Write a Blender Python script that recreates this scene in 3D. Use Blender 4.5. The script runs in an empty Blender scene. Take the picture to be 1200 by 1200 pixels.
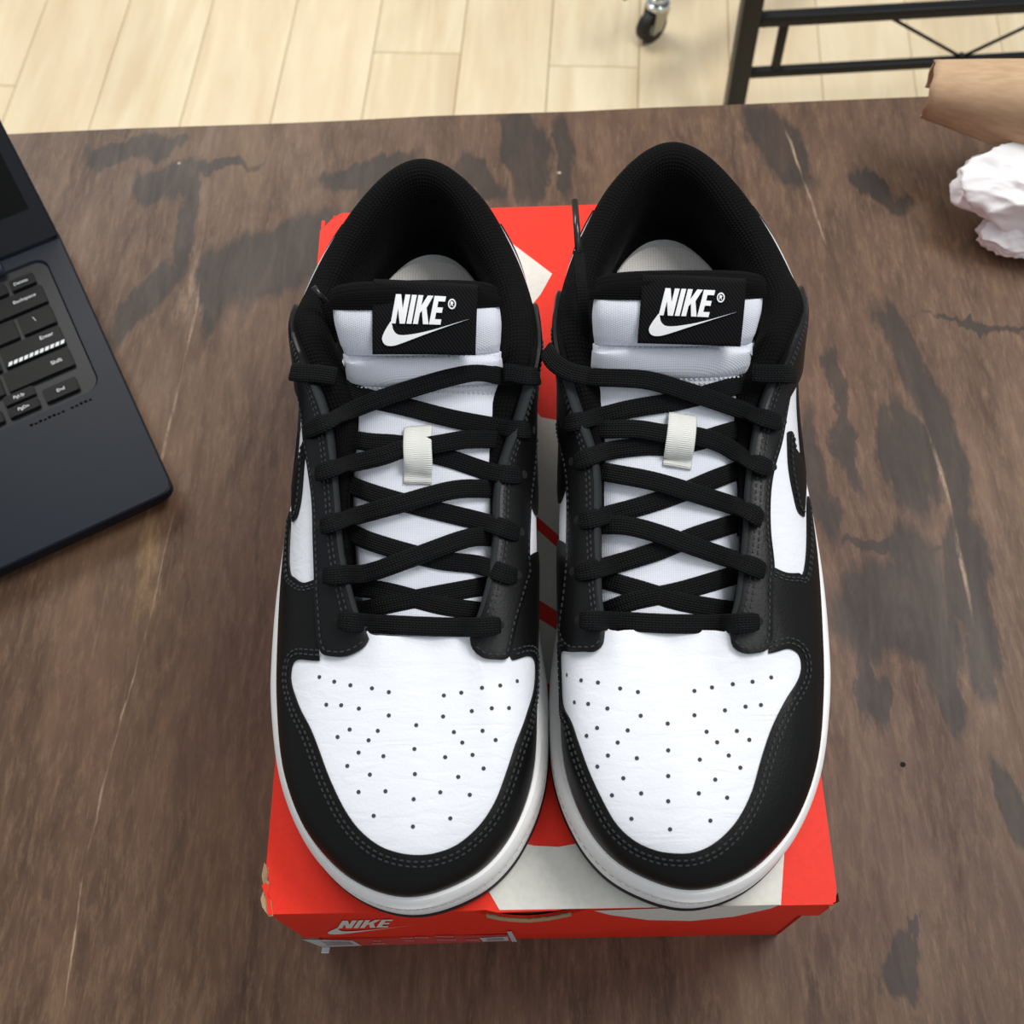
import bpy, bmesh, math, random
import numpy as np
from mathutils import Vector, Matrix
from mathutils.bvhtree import BVHTree
from mathutils.geometry import delaunay_2d_cdt
random.seed(7)
rng = np.random.default_rng(5)
scene = bpy.context.scene
COL = scene.collection

# ------------------------------------------------------------------ camera
FPX, TILT, ROLL, CAMH = 1343.86, 0.480444, -0.0752161, 0.582816
_s, _c = math.sin(TILT), math.cos(TILT)
FW = np.array([0, _s, -_c]); UP0 = np.array([0, _c, _s]); RT0 = np.array([1.0, 0, 0])
RT = RT0*math.cos(ROLL)+UP0*math.sin(ROLL); UP = -RT0*math.sin(ROLL)+UP0*math.cos(ROLL)
CAM = np.array([0, 0, CAMH])
cd = bpy.data.cameras.new('camera'); cam = bpy.data.objects.new('camera', cd); COL.objects.link(cam)
cam.matrix_world = Matrix(((RT[0], UP[0], -FW[0], 0), (RT[1], UP[1], -FW[1], 0), (RT[2], UP[2], -FW[2], CAMH), (0, 0, 0, 1)))
cd.sensor_width = 36; cd.lens = 36*FPX/1200; cd.clip_start = .01
cd.dof.use_dof = True; cd.dof.focus_distance = .47; cd.dof.aperture_fstop = 19
scene.camera = cam

# ------------------------------------------------------------------ light
scene.view_settings.view_transform = 'Standard'; scene.view_settings.look = 'None'
scene.view_settings.gamma = 1; scene.view_settings.use_curve_mapping = False
scene.view_settings.exposure = 0.0
w = bpy.data.worlds.new('World'); scene.world = w; w.use_nodes = True
w.node_tree.nodes['Background'].inputs[0].default_value = (.90, .95, 1, 1)
w.node_tree.nodes['Background'].inputs[1].default_value = .43
def area(name, loc, target, sx, sy, power, col=(1, 1, 1)):
    l = bpy.data.lights.new(name, 'AREA'); l.shape = 'RECTANGLE'; l.size = sx; l.size_y = sy; l.energy = power; l.color = col
    o = bpy.data.objects.new(name, l); COL.objects.link(o); o.location = loc
    o.rotation_euler = (Vector(target)-Vector(loc)).to_track_quat('-Z', 'Y').to_euler(); return o
area('ceiling_light_panel', (1.0, .75, 1.95), (.1, .25, 0), 1.0, .7, 34, (1, .98, .95))
area('ceiling_light_panel', (-1.0, 2.6, 1.9), (0, 1.6, -.75), 1.6, 1.0, 54, (1, .97, .91))
area('ceiling_light_panel', (.9, -.5, 1.9), (0, .3, 0), 1.2, .8, 6, (.95, .98, 1))

# ------------------------------------------------------------------ helpers
def unproj(x, y, z):
    d = FW+RT*(x-600)/FPX-UP*(y-600)/FPX
    return (CAM+d*((z-CAMH)/d[2]))
def lin(c):
    return tuple((v/255/12.92 if v/255 <= .04045 else ((v/255+.055)/1.055)**2.4) for v in c)+(1,)
def new_mat(name, col=(128, 128, 128), rough=.5, metal=0, spec=.5, **kw):
    m = bpy.data.materials.new(name); m.use_nodes = True
    b = m.node_tree.nodes['Principled BSDF']
    b.inputs['Base Color'].default_value = lin(col); b.inputs['Roughness'].default_value = rough
    b.inputs['Metallic'].default_value = metal; b.inputs['Specular IOR Level'].default_value = spec
    for k, v in kw.items(): b.inputs[k.replace('_', ' ')].default_value = v
    return m
class NT:
    def __init__(s, m): s.t = m.node_tree; s.n = s.t.nodes; s.b = s.n['Principled BSDF']
    def add(s, typ, ins=None, **props):
        n = s.n.new(typ)
        for k, v in props.items(): setattr(n, k, v)
        for k, v in (ins or {}).items():
            if isinstance(v, bpy.types.NodeSocket): s.t.links.new(v, n.inputs[k])
            else: n.inputs[k].default_value = v
        return n
    def link(s, a, b): s.t.links.new(a, b)
    def math(s, op, a, b=0.0, c=None, clamp=False):
        ins = {0: a, 1: b}
        if c is not None: ins[2] = c
        return s.add('ShaderNodeMath', ins, operation=op, use_clamp=clamp).outputs[0]
    def mix(s, f, a, b):
        n = s.n.new('ShaderNodeMix'); n.data_type = 'RGBA'
        for k, v in ((0, f), (6, a), (7, b)):
            if isinstance(v, bpy.types.NodeSocket): s.t.links.new(v, n.inputs[k])
            else: n.inputs[k].default_value = v
        return n.outputs[2]
    def noise(s, vec, scale, detail=4, rough=.55, dist=0):
        return s.add('ShaderNodeTexNoise', {'Vector': vec, 'Scale': scale, 'Detail': detail, 'Roughness': rough, 'Distortion': dist}).outputs['Fac']
    def mapr(s, v, a, b, c=0.0, d=1.0):
        return s.add('ShaderNodeMapRange', {0: v, 1: a, 2: b, 3: c, 4: d}).outputs[0]
    def bump(s, h, strength, dist):
        n = s.add('ShaderNodeBump', {'Height': h, 'Strength': strength, 'Distance': dist}); s.link(n.outputs[0], s.b.inputs['Normal'])
    def obj(s): return s.add('ShaderNodeTexCoord').outputs['Object']
    def uv(s): return s.add('ShaderNodeTexCoord').outputs['UV']
    def mapping(s, v, loc=(0, 0, 0), rot=(0, 0, 0), scale=(1, 1, 1), typ='POINT'):
        return s.add('ShaderNodeMapping', {'Vector': v, 'Location': loc, 'Rotation': rot, 'Scale': scale}, vector_type=typ).outputs[0]
def link_mesh(name, me, mat, parent=None, smooth=True):
    if smooth:
        for p in me.polygons: p.use_smooth = True
    o = bpy.data.objects.new(name, me); COL.objects.link(o)
    if mat: me.materials.append(mat)
    if parent: o.parent = parent
    return o
def py_mesh(name, verts, faces, mat, parent=None, smooth=True, uvs=None, sharp=None):
    me = bpy.data.meshes.new(name); me.from_pydata([tuple(map(float, v)) for v in verts], [], [tuple(map(int, f)) for f in faces])
    if uvs is not None:
        ul = me.uv_layers.new(name='UVMap')
        for lp in me.loops: ul.data[lp.index].uv = uvs[lp.vertex_index]
    me.update()
    bm = bmesh.new(); bm.from_mesh(me); bmesh.ops.recalc_face_normals(bm, faces=bm.faces); bm.to_mesh(me); bm.free()
    if sharp is not None: me.set_sharp_from_angle(angle=math.radians(sharp))
    return link_mesh(name, me, mat, parent, smooth)
def bm_obj(name, bm, mat, parent=None, smooth=False, bevel=0, seg=2):
    me = bpy.data.meshes.new(name)
    bmesh.ops.recalc_face_normals(bm, faces=bm.faces)
    if bevel:
        bmesh.ops.bevel(bm, geom=[e for e in bm.edges if len(e.link_faces) == 2 and e.calc_face_angle(0) > .5], offset=bevel, segments=seg, affect='EDGES', profile=.5)
    bm.to_mesh(me); bm.free()
    if bevel: smooth = True; 
    o = link_mesh(name, me, mat, parent, smooth)
    if bevel: me.set_sharp_from_angle(angle=math.radians(50))
    return o
def bm_box(bm, c, size, R=None):
    M = Matrix.Translation(Vector(c)) @ (R.to_4x4() if R else Matrix.Identity(4)) @ Matrix.Diagonal((*size, 1))
    bmesh.ops.create_cube(bm, size=1, matrix=M)
def bm_cyl(bm, a, b, r, seg=16, r2=None):
    a = Vector(a); b = Vector(b); d = b-a
    M = Matrix.Translation((a+b)/2) @ d.to_track_quat('Z', 'Y').to_matrix().to_4x4()
    bmesh.ops.create_cone(bm, cap_ends=True, segments=seg, radius1=r, radius2=r if r2 is None else r2, depth=d.length, matrix=M)
def thing(name, label, cat, loc=(0, 0, 0), rotz=0, group=None):
    o = bpy.data.objects.new(name, None); COL.objects.link(o); o.empty_display_size = .05
    o.location = loc; o.rotation_euler = (0, 0, rotz); o['label'] = label; o['category'] = cat
    if group: o['group'] = group
    return o
def rotz3(a): return Matrix.Rotation(a, 3, 'Z')
def catmull(P, n, closed=False):
    P = np.asarray(P, float); N = len(P); out = []
    segs = N if closed else N-1
    for i in range(segs):
        if closed: p0, p1, p2, p3 = P[(i-1) % N], P[i], P[(i+1) % N], P[(i+2) % N]
        else: p0, p1, p2, p3 = P[max(i-1, 0)], P[i], P[i+1], P[min(i+2, N-1)]
        for k in range(n):
            u = k/n
            out.append(.5*((2*p1)+(-p0+p2)*u+(2*p0-5*p1+4*p2-p3)*u*u+(-p0+3*p1-3*p2+p3)*u**3))
    if not closed: out.append(P[-1])
    return np.array(out)
def resample(P, step):
    P = np.asarray(P, float); d = np.r_[0, np.cumsum(np.linalg.norm(np.diff(P, axis=0), axis=1))]
    n = max(2, int(round(d[-1]/step))+1); q = np.linspace(0, d[-1], n)
    return np.stack([np.interp(q, d, P[:, k]) for k in range(P.shape[1])], 1)
def inside(poly, pts):
    x, y = pts[:, 0], pts[:, 1]; r = np.zeros(len(pts), bool); n = len(poly)
    for i in range(n):
        x1, y1 = poly[i]; x2, y2 = poly[(i+1) % n]
        if y1 == y2: continue
        c = ((y1 > y) != (y2 > y)) & (x < (x2-x1)*(y-y1)/(y2-y1)+x1); r ^= c
    return r
def bdist(poly, pts):
    d = np.full(len(pts), 1e9); n = len(poly)
    for i in range(n):
        a = poly[i]; b = poly[(i+1) % n]; ab = b-a; L = ab@ab
        if L < 1e-12: continue
        t = np.clip(((pts-a)@ab)/L, 0, 1); q = a+t[:, None]*ab
        d = np.minimum(d, np.linalg.norm(pts-q, axis=1))
    return d
def cdt(poly, step):
    """triangulate the inside of a polygon with a regular grid of inner points"""
    poly = np.asarray(poly, float)
    mn, mx = poly.min(0), poly.max(0)
    gx = np.arange(mn[0]+step*.5, mx[0], step); gy = np.arange(mn[1]+step*.5, mx[1], step)
    G = np.array([(x, y) for j, y in enumerate(gy) for x in gx+(step*.5 if j % 2 else 0)]) if len(gx) and len(gy) else np.zeros((0, 2))
    if len(G):
        G = G[inside(poly, G)]
        if len(G): G = G[bdist(poly, G) > step*.45]
    pts = np.vstack([poly, G]) if len(G) else poly
    nb = len(poly)
    r = delaunay_2d_cdt([Vector(p) for p in pts], [(i, (i+1) % nb) for i in range(nb)], [list(range(nb))], 1, 1e-7)
    V = np.array([tuple(v) for v in r[0]]); F = [tuple(f) for f in r[2]]
    d = bdist(poly, V)
    return V, F, d
def tri_boundary(F):
    cnt = {}
    for f in F:
        for i in range(len(f)):
            a, b = f[i], f[(i+1) % len(f)]; cnt.setdefault((min(a, b), max(a, b)), []).append((a, b))
    return [v[0] for v in cnt.values() if len(v) == 1]
def slab(name, V, F, d, surf, th, mat, parent, lift=0.0, rnd=.8, down=.3, uvscale=None, m=1):
    """sheet lying on a surface: surf(V, height)->xyz. V,F,d from cdt; heights in metres"""
    h = lift+th*np.sqrt(np.clip(1-(1-np.clip(d/rnd, 0, 1))**2, 0, 1)*.6+.4)
    top = surf(V, h); B = tri_boundary(F)
    verts = list(top); faces = [tuple(f) for f in F]; idx = {}
    bv = sorted({a for e in B for a in e})
    low = surf(V[bv], np.full(len(bv), -down*1e-3)); 
    for k, v in enumerate(bv): idx[v] = len(verts); verts.append(low[k])
    for a, b in B: faces.append((b, a, idx[a], idx[b]))
    return py_mesh(name, verts, faces, mat, parent, True, uvs=[tuple(v) for v in V]+[tuple(V[v]) for v in bv], sharp=50)

# ------------------------------------------------------------------ materials
def leather(name, col, rough, bstr=.25, scale=900, crease=False, spec=.5):
    m = new_mat(name, col, rough, spec=spec); t = NT(m); o = t.obj()
    v = t.add('ShaderNodeTexVoronoi', {'Vector': o, 'Scale': scale}).outputs['Distance']
    n = t.noise(o, 160, 3)
    h = t.math('ADD', t.math('MULTIPLY', v, .5), n)
    if crease:
        n2 = t.noise(t.mapping(o, scale=(.25, 1, 1)), 150, 2, dist=1.0)
        h = t.math('ADD', h, t.math('MULTIPLY', t.mapr(n2, .35, .6), 1.1))
        dirt = t.mapr(t.noise(o, 60, 5, .7), .62, .8)
        t.link(t.mix(t.math('MULTIPLY', dirt, .18), lin(col), lin((178, 176, 172))), t.b.inputs['Base Color'])
    t.bump(h, bstr, .0004); return m
M = {}
M['white_leather'] = leather('white_leather', (230, 232, 238), .45, .2, crease=True)
M['black_leather'] = leather('black_leather', (10, 10, 10), .45, .3, spec=.22)
M['black_gloss_leather'] = leather('black_gloss_leather', (10, 10, 11), .38, .16, spec=.28)
M['edge_grey'] = leather('leather_cut_edge', (34, 38, 40), .8, spec=.3)
def weave(name, col, col2, scale, rough=.85, strength=.6, diag=False, spec=.3):
    m = new_mat(name, col, rough, spec=spec); t = NT(m); o = t.uv()
    if diag: o = t.mapping(o, rot=(0, 0, math.radians(-38)))
    a = t.add('ShaderNodeTexWave', {'Vector': o, 'Scale': scale, 'Distortion': .6, 'Detail': 1}, wave_type='BANDS', bands_direction='X').outputs['Fac']
    b = t.add('ShaderNodeTexWave', {'Vector': o, 'Scale': scale*1.25, 'Distortion': .6, 'Detail': 1}, wave_type='BANDS', bands_direction='Y').outputs['Fac']
    h = t.math('MULTIPLY', a, b) if not diag else t.math('ADD', a, t.math('MULTIPLY', b, .3))
    t.link(t.mix(h, lin(col), lin(col2)), t.b.inputs['Base Color']); t.bump(h, strength, .0005); return m
M['collar_mesh'] = weave('black_spacer_mesh', (1, 1, 2), (11, 12, 13), .16, strength=.9, spec=.12)
M['tongue_white'] = weave('white_woven_nylon', (214, 217, 228), (232, 234, 242), .36, strength=.35)
M['tongue_black'] = weave('black_tricot', (2, 2, 3), (8, 8, 9), .3, spec=.12)
M['label_black'] = weave('black_twill', (2, 2, 3), (17, 17, 19), .28, strength=.5, diag=True, spec=.15)
M['insole'] = weave('white_sockliner', (196, 192, 188), (222, 219, 214), .25, strength=.5)
M['tab'] = weave('white_webbing', (205, 206, 200), (226, 227, 222), .4, strength=.5)
M['embroidery'] = new_mat('white_embroidery', (238, 238, 240), .7)
m = new_mat('black_flat_lace', (9, 9, 10), .75, spec=.15); t = NT(m); uv = t.uv()
sx = t.add('ShaderNodeSeparateXYZ', {0: uv})
tri = t.math('PINGPONG', t.math('MULTIPLY', sx.outputs[1], 5.0), .5)
wv = t.math('SINE', t.math('MULTIPLY', t.math('ADD', t.math('MULTIPLY', sx.outputs[0], .8), tri), 6.2832))
rib = t.math('SINE', t.math('MULTIPLY', sx.outputs[1], 31.4159*.8))
hh = t.math('ADD', t.math('MULTIPLY', wv, .5), t.math('ABSOLUTE', rib))
t.link(t.mix(t.mapr(hh, -.3, 1.4), lin((1, 1, 1)), lin((19, 20, 22))), t.b.inputs['Base Color']); t.bump(hh, .7, .0005); M['lace'] = m
m = new_mat('white_rubber', (232, 230, 226), .5); t = NT(m); o = t.obj()
dirt = t.math('MULTIPLY', t.mapr(t.noise(o, 45, 6, .7), .5, .75), .35)
t.link(t.mix(dirt, lin((246, 245, 243)), lin((208, 204, 197))), t.b.inputs['Base Color']); t.bump(t.noise(o, 400, 3), .1, .0003); M['midsole'] = m
M['outsole'] = new_mat('black_rubber', (16, 16, 18), .6)
M['stitch'] = new_mat('dark_grey_thread', (40, 43, 45), .8)
M['white_stitch'] = new_mat('white_thread', (214, 214, 218), .8)
M['hole'] = new_mat('perforation_dark', (62, 62, 66), .9)
M['midsole_stitch'] = new_mat('offwhite_thread', (205, 203, 196), .8)
M['dark_hole'] = new_mat('eyelet_dark', (3, 3, 3), .9)
M['aglet'] = new_mat('clear_black_aglet', (34, 30, 30), .22)

# ------------------------------------------------------------------ room
floor_z = -.75
fdir = math.radians(-7.6)       # plank direction turned from +Y
def plank_mat():
    m = new_mat('pale_oak_planks', (226, 205, 168), .45); t = NT(m); o = t.obj()
    info = t.add('ShaderNodeObjectInfo').outputs['Random']
    off = t.add('ShaderNodeVectorMath', {0: o, 1: t.add('ShaderNodeCombineXYZ', {0: t.math('MULTIPLY', info, 31.0), 1: t.math('MULTIPLY', info, 57.0)}).outputs[0]}).outputs[0]
    g = t.noise(t.mapping(off, scale=(7, .8, 1)), 3.2, 5, .6, .6)
    g2 = t.noise(t.mapping(off, scale=(2.6, .6, 1)), 2.5, 3, .5, 1.2)
    c = t.mix(t.mapr(g, .3, .75), lin((240, 226, 193)), lin((214, 190, 150)))
    c = t.mix(t.math('MULTIPLY', t.mapr(g2, .5, .75), .55), c, lin((196, 170, 134)))
    c = t.mix(t.math('MULTIPLY', info, .35), c, lin((236, 214, 180)))
    t.link(c, t.b.inputs['Base Color']); t.bump(g, .08, .001); return m
PL = plank_mat()
fl = py_mesh('floor', [(-3, -1.2, floor_z-.01), (4, -1.2, floor_z-.01), (4, 4.5, floor_z-.01), (-3, 4.5, floor_z-.01)], [(0, 1, 2, 3)], new_mat('floor_joint', (196, 174, 140), .8), None, False)
fl['kind'] = 'structure'
PW = .147
bm = bmesh.new(); bm_box(bm, (0, 0, -.005), (PW-.0010, 1.197, .01))
bmesh.ops.bevel(bm, geom=[e for e in bm.edges if abs(e.verts[0].co.z) < 1e-6 and abs(e.verts[1].co.z) < 1e-6], offset=.0012, segments=1, affect='EDGES')
pm = bpy.data.meshes.new('plank'); bm.to_mesh(pm); bm.free(); pm.materials.append(PL)
ax = np.array([math.sin(-fdir), math.cos(fdir)]); px = np.array([ax[1], -ax[0]])
base = np.array([-.781, 1.465])
for i in range(-6, 16):
    st = (i*0.437) % 1.0
    for k in range(-2, 3):
        c = base+px*(i+.5)*PW+ax*((k+st)*1.198+.02)
        if i == 4: c = base+px*(i+.5)*PW+ax*(k*1.198+.19-.599)
        if c[1] < -1 or c[1] > 3.8: continue
        o = bpy.data.objects.new('plank', pm); COL.objects.link(o); o.parent = fl
        o.location = (c[0], c[1], floor_z+.0001); o.rotation_euler = (0, 0, fdir)

# ------------------------------------------------------------------ table
def table_mat():
    m = new_mat('dark_stained_plywood', (96, 78, 66), .42, spec=.24); t = NT(m); o = t.obj()
    og = t.mapping(o, rot=(0, 0, .07))
    g = t.noise(t.mapping(og, scale=(9, 1.7, 1)), 6, 9, .72, .5)
    g2 = t.noise(t.mapping(og, scale=(34, 6, 1)), 9, 6, .78, .3)
    g3 = t.noise(o, 7, 5, .6, .4)
    c = t.mix(t.mapr(g, .32, .72), lin((66, 48, 38)), lin((110, 85, 67)))
    c = t.mix(t.math('MULTIPLY', t.mapr(g2, .48, .72), .55), c, lin((134, 109, 86)))
    c = t.mix(t.math('MULTIPLY', t.mapr(g3, .45, .7), .4), c, lin((76, 54, 43)))
    big = t.noise(t.mapping(og, scale=(2.6, 1, 1)), 3.2, 4, .55, .8)
    c = t.mix(t.math('MULTIPLY', t.mapr(big, .5, .75), .5), c, lin((124, 98, 72)))
    # spilled finish marks, each an irregular patch of its own
    wob = t.add('ShaderNodeTexNoise', {'Vector': t.mapping(og, scale=(3.2, 1, 1)), 'Scale': 14, 'Detail': 5, 'Roughness': .62}).outputs['Color']
    wv = t.add('ShaderNodeVectorMath', {0: wob, 1: (.5, .5, .5)}, operation='SUBTRACT').outputs[0]
    wv = t.add('ShaderNodeVectorMath', {0: wv, 'Scale': .05}, operation='SCALE').outputs[0]
    oo = t.add('ShaderNodeVectorMath', {0: o, 1: wv}).outputs[0]
    S = [((118, 182), (165, 176), 34), ((175, 168), (205, 168), 30), ((168, 222), (218, 206), 44), ((220, 200), (285, 190), 16), ((222, 205), (206, 310), 26), ((200, 310), (140, 390), 34),
         ((258, 332), (410, 270), 84), ((238, 372), (262, 300), 36), ((385, 215), (455, 195), 30), ((420, 240), (480, 190), 40), ((545, 190), (585, 225), 32), ((612, 140), (622, 225), 30),
         ((1042, 365), (1085, 470), 34), ((1085, 455), (1125, 590), 40), ((1125, 600), (1160, 760), 38), ((1150, 700), (1165, 815), 34), ((1050, 480), (1078, 590), 34),
         ((985, 640), (1100, 640), 16), ((1000, 725), (1110, 700), 90), ((1010, 760), (1030, 850), 26), ((1075, 640), (1105, 790), 60), ((1100, 760), (1122, 845), 34),
         ((945, 500), (968, 620), 26), ((1095, 370), (1200, 385), 8), ((1054, 1168), (1066, 1112), 34), ((1074, 1110), (1078, 1062), 7), ((890, 140), (935, 205), 50), ((1000, 210), (1060, 240), 26), ((1180, 900), (1210, 980), 36),
         ((650, 150), (668, 220), 26), ((970, 420), (1000, 560), 18)]
    mask = None
    for a, b, wd in S:
        A = unproj(*a, 0); B = unproj(*b, 0); mid = (A+B)/2; d = B-A; hl = np.linalg.norm(d)/2
        Z = (mid-CAM)@FW; hw = wd*Z/FPX*.5*1.22
        p = t.mapping(oo, loc=(mid[0], mid[1], 0), rot=(0, 0, math.atan2(d[1], d[0])), scale=(hl*1.12+hw*.35, hw, 1), typ='TEXTURE')
        p = t.add('ShaderNodeVectorMath', {0: p, 1: (1, 1, 0)}, operation='MULTIPLY').outputs[0]
        L = t.add('ShaderNodeVectorMath', {0: p}, operation='LENGTH').outputs['Value']
        q = t.mapr(L, .9, 1.2, 1.0, 0.0)
        mask = q if mask is None else t.math('MAXIMUM', mask, q)
    mk = t.math('MULTIPLY', mask, t.mapr(g, .2, .75, .95, .68))
    c = t.mix(mk, c, lin((47, 42, 39)))
    A = unproj(182, 590, 0); B = unproj(160, 735, 0); mid = (A+B)/2; d = B-A
    p = t.mapping(oo, loc=(mid[0], mid[1], 0), rot=(0, 0, math.atan2(d[1], d[0])), scale=(np.linalg.norm(d)/2, .007, 1), typ='TEXTURE')
    p = t.add('ShaderNodeVectorMath', {0: p, 1: (1, 1, 0)}, operation='MULTIPLY').outputs[0]
    c = t.mix(t.math('MULTIPLY', t.mapr(t.add('ShaderNodeVectorMath', {0: p}, operation='LENGTH').outputs['Value'], .1, 1.2, .8, 0.0), t.mapr(g2, .3, .6)), c, lin((150, 124, 88)))
    A = unproj(232, 285, 0); B = unproj(218, 385, 0); mid = (A+B)/2; d = B-A
    p = t.mapping(oo, loc=(mid[0], mid[1], 0), rot=(0, 0, math.atan2(d[1], d[0])), scale=(np.linalg.norm(d)/2, .006, 1), typ='TEXTURE')
    p = t.add('ShaderNodeVectorMath', {0: p, 1: (1, 1, 0)}, operation='MULTIPLY').outputs[0]
    c = t.mix(t.math('MULTIPLY', t.mapr(t.add('ShaderNodeVectorMath', {0: p}, operation='LENGTH').outputs['Value'], .1, 1.2, .8, 0.0), t.mapr(g2, .3, .6)), c, lin((146, 120, 98)))
    # thin light scratches along the grain
    for pts, wd in (([(75, 1190), (100, 1010), (125, 900)], .0007), ([(125, 900), (170, 740), (205, 600)], .0006), ([(170, 620), (215, 430), (235, 330)], .0012), ([(1085, 500), (1118, 610), (1140, 720)], .0014), ([(920, 150), (940, 205), (970, 290)], .0012)):
        for a, b in zip(pts[:-1], pts[1:]):
            A = unproj(*a, 0); B = unproj(*b, 0); mid = (A+B)/2; d = B-A
            p = t.mapping(t.add('ShaderNodeVectorMath', {0: o, 1: t.add('ShaderNodeVectorMath', {0: wv, 'Scale': .12}, operation='SCALE').outputs[0]}).outputs[0],
                          loc=(mid[0], mid[1], 0), rot=(0, 0, math.atan2(d[1], d[0])), scale=(np.linalg.norm(d)/2, wd, 1), typ='TEXTURE')
            p = t.add('ShaderNodeVectorMath', {0: p, 1: (1, 1, 0)}, operation='MULTIPLY').outputs[0]
            L = t.add('ShaderNodeVectorMath', {0: p}, operation='LENGTH').outputs['Value']
            q = t.math('MULTIPLY', t.mapr(L, .3, 1.1, .75, 0.0), t.mapr(g2, .35, .6))
            c = t.mix(q, c, lin((172, 150, 126)))
    spk = t.add('ShaderNodeTexVoronoi', {'Vector': o, 'Scale': 16}).outputs['Distance']
    c = t.mix(t.mapr(spk, .018, .03, .7, 0.0), c, lin((190, 176, 158)))
    t.link(c, t.b.inputs['Base Color'])
    t.link(t.mapr(g, .3, .7, .55, .42), t.b.inputs['Roughness'])
    t.bump(t.math('ADD', g2, t.math('MULTIPLY', g, .6)), .12, .0005); return m
NAIL = unproj(1058, 896, 0)
tb = thing('work_table', 'dark brown stained plywood work table under the red box, laptop and tissue', 'table', (0, 0, floor_z))
TM = table_mat()
bm = bmesh.new()
s = (0.604-.634)/(.305+.334)
far = lambda x: .634+s*(x+.334)
xs = np.linspace(-.72, .80, 30)
ring = [(x, far(x)+rng.normal()*.0004) for x in xs]+[(.80+.04, -.32), (-.72-.04, -.25)]
vt = [bm.verts.new((x, y, -floor_z)) for x, y in ring]; vb = [bm.verts.new((x, y, -floor_z-.03)) for x, y in ring]
bm.faces.new(vt); bm.faces.new(vb[::-1])
for i in range(len(ring)): j = (i+1) % len(ring); bm.faces.new((vt[i], vt[j], vb[j], vb[i]))
o = bm_obj('table_top', bm, TM, tb)
bm = bmesh.new(); bm_cyl(bm, (NAIL[0], NAIL[1], -floor_z-.001), (NAIL[0], NAIL[1], -floor_z+.00015), .0014, 12); bm_obj('nail_hole', bm, M['dark_hole'], tb)
# shading coordinates of the top: object space equals the world but for the height
for lx, ly in ((-.66, .55), (.74, .5), (-.66, -.2), (.74, -.22)):
    bm = bmesh.new(); bm_box(bm, (lx, ly, -floor_z/2-.015), (.05, .05, -floor_z-.03)); bm_obj('leg', bm, M['outsole'], tb)

# ------------------------------------------------------------------ rack and castor behind the table
RK = new_mat('black_steel', (12, 12, 13), .4, spec=.3)
rk = thing('metal_rack', 'black steel rack with two low rails and crossed wires on the pale floor', 'rack', (.3855, 1.34, floor_z), math.radians(-1.6))
def rbox(name, c, size, par=rk, mat=RK, b=.002):
    bm = bmesh.new(); bm_box(bm, c, size); return bm_obj(name, bm, mat, par, bevel=b)
rbox('post', (0, 0, .45), (.028, .028, .9))
rbox('post', (.95, 0, .45), (.028, .028, .9))
rbox('rail', (.475, 0, .112), (.92, .013, .013)); rbox('rail', (.475, 0, .206), (.92, .017, .017)); rbox('rail', (.475, 0, .88), (.92, .017, .017))
rbox('upright', (.052, 0, .159), (.013, .011, .082)); rbox('upright', (.898, 0, .159), (.013, .011, .082))
for a, b in (((.198, 0, .199), (.326, 0, .119)), ((.326, 0, .119), (.454, 0, .199)), ((.49, 0, .199), (.618, 0, .119)), ((.618, 0, .119), (.746, 0, .199))):
    bm = bmesh.new(); bm_cyl(bm, a, b, .0026, 8); bm_obj('wire', bm, RK, rk, smooth=True)
bm = bmesh.new(); bm_cyl(bm, (.326, -.004, .119), (.326, .004, .119), .006, 12); bm_obj('wire_joint', bm, RK, rk, smooth=True)

cp = unproj(762, 46, floor_z)
ca = thing('castor', 'black rubber castor wheel with bright metal fork on the pale floor', 'castor', (cp[0], cp[1], floor_z), math.radians(35))
CH = new_mat('chrome', (205, 212, 216), .18, 1.0)
bm = bmesh.new(); bm_cyl(bm, (0, -.010, .027), (0, .010, .027), .027, 32); bm_obj('wheel', bm, new_mat('black_tyre', (14, 14, 14), .6), ca, bevel=.003)
bm = bmesh.new(); bm_cyl(bm, (0, -.0115, .027), (0, .0115, .027), .012, 24); bm_obj('wheel_hub', bm, new_mat('grey_hub', (150, 148, 140), .5), ca, bevel=.001)
for sg in (-1, 1):
    bm = bmesh.new()
    pr = [(-.011, .022), (.011, .022), (.024, .058), (-.002, .066)]
    va = [bm.verts.new((x, sg*.013, z)) for x, z in pr]; vb_ = [bm.verts.new((x, sg*.0155, z)) for x, z in pr]
    bm.faces.new(va); bm.faces.new(vb_[::-1])
    for i in range(4): j = (i+1) % 4; bm.faces.new((va[i], va[j], vb_[j], vb_[i]))
    bm_obj('fork', bm, new_mat('brushed_zinc', (176, 172, 158), .35, .8) if sg < 0 else bpy.data.materials['brushed_zinc'], ca)
bm = bmesh.new(); bm_cyl(bm, (.011, 0, .058), (.011, 0, .068), .019, 28); bm_cyl(bm, (.011, 0, .068), (.011, 0, .078), .013, 24); bm_obj('swivel', bm, CH, ca, bevel=.0015)
bm = bmesh.new(); bm_cyl(bm, (.011, 0, .078), (.011, 0, .125), .0055, 16); bm_obj('stem', bm, CH, ca, smooth=True)
bm = bmesh.new(); bm_box(bm, (.09, .0, .132), (.34, .034, .014)); bm_obj('foot_bar', bm, RK, ca, bevel=.002)

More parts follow.
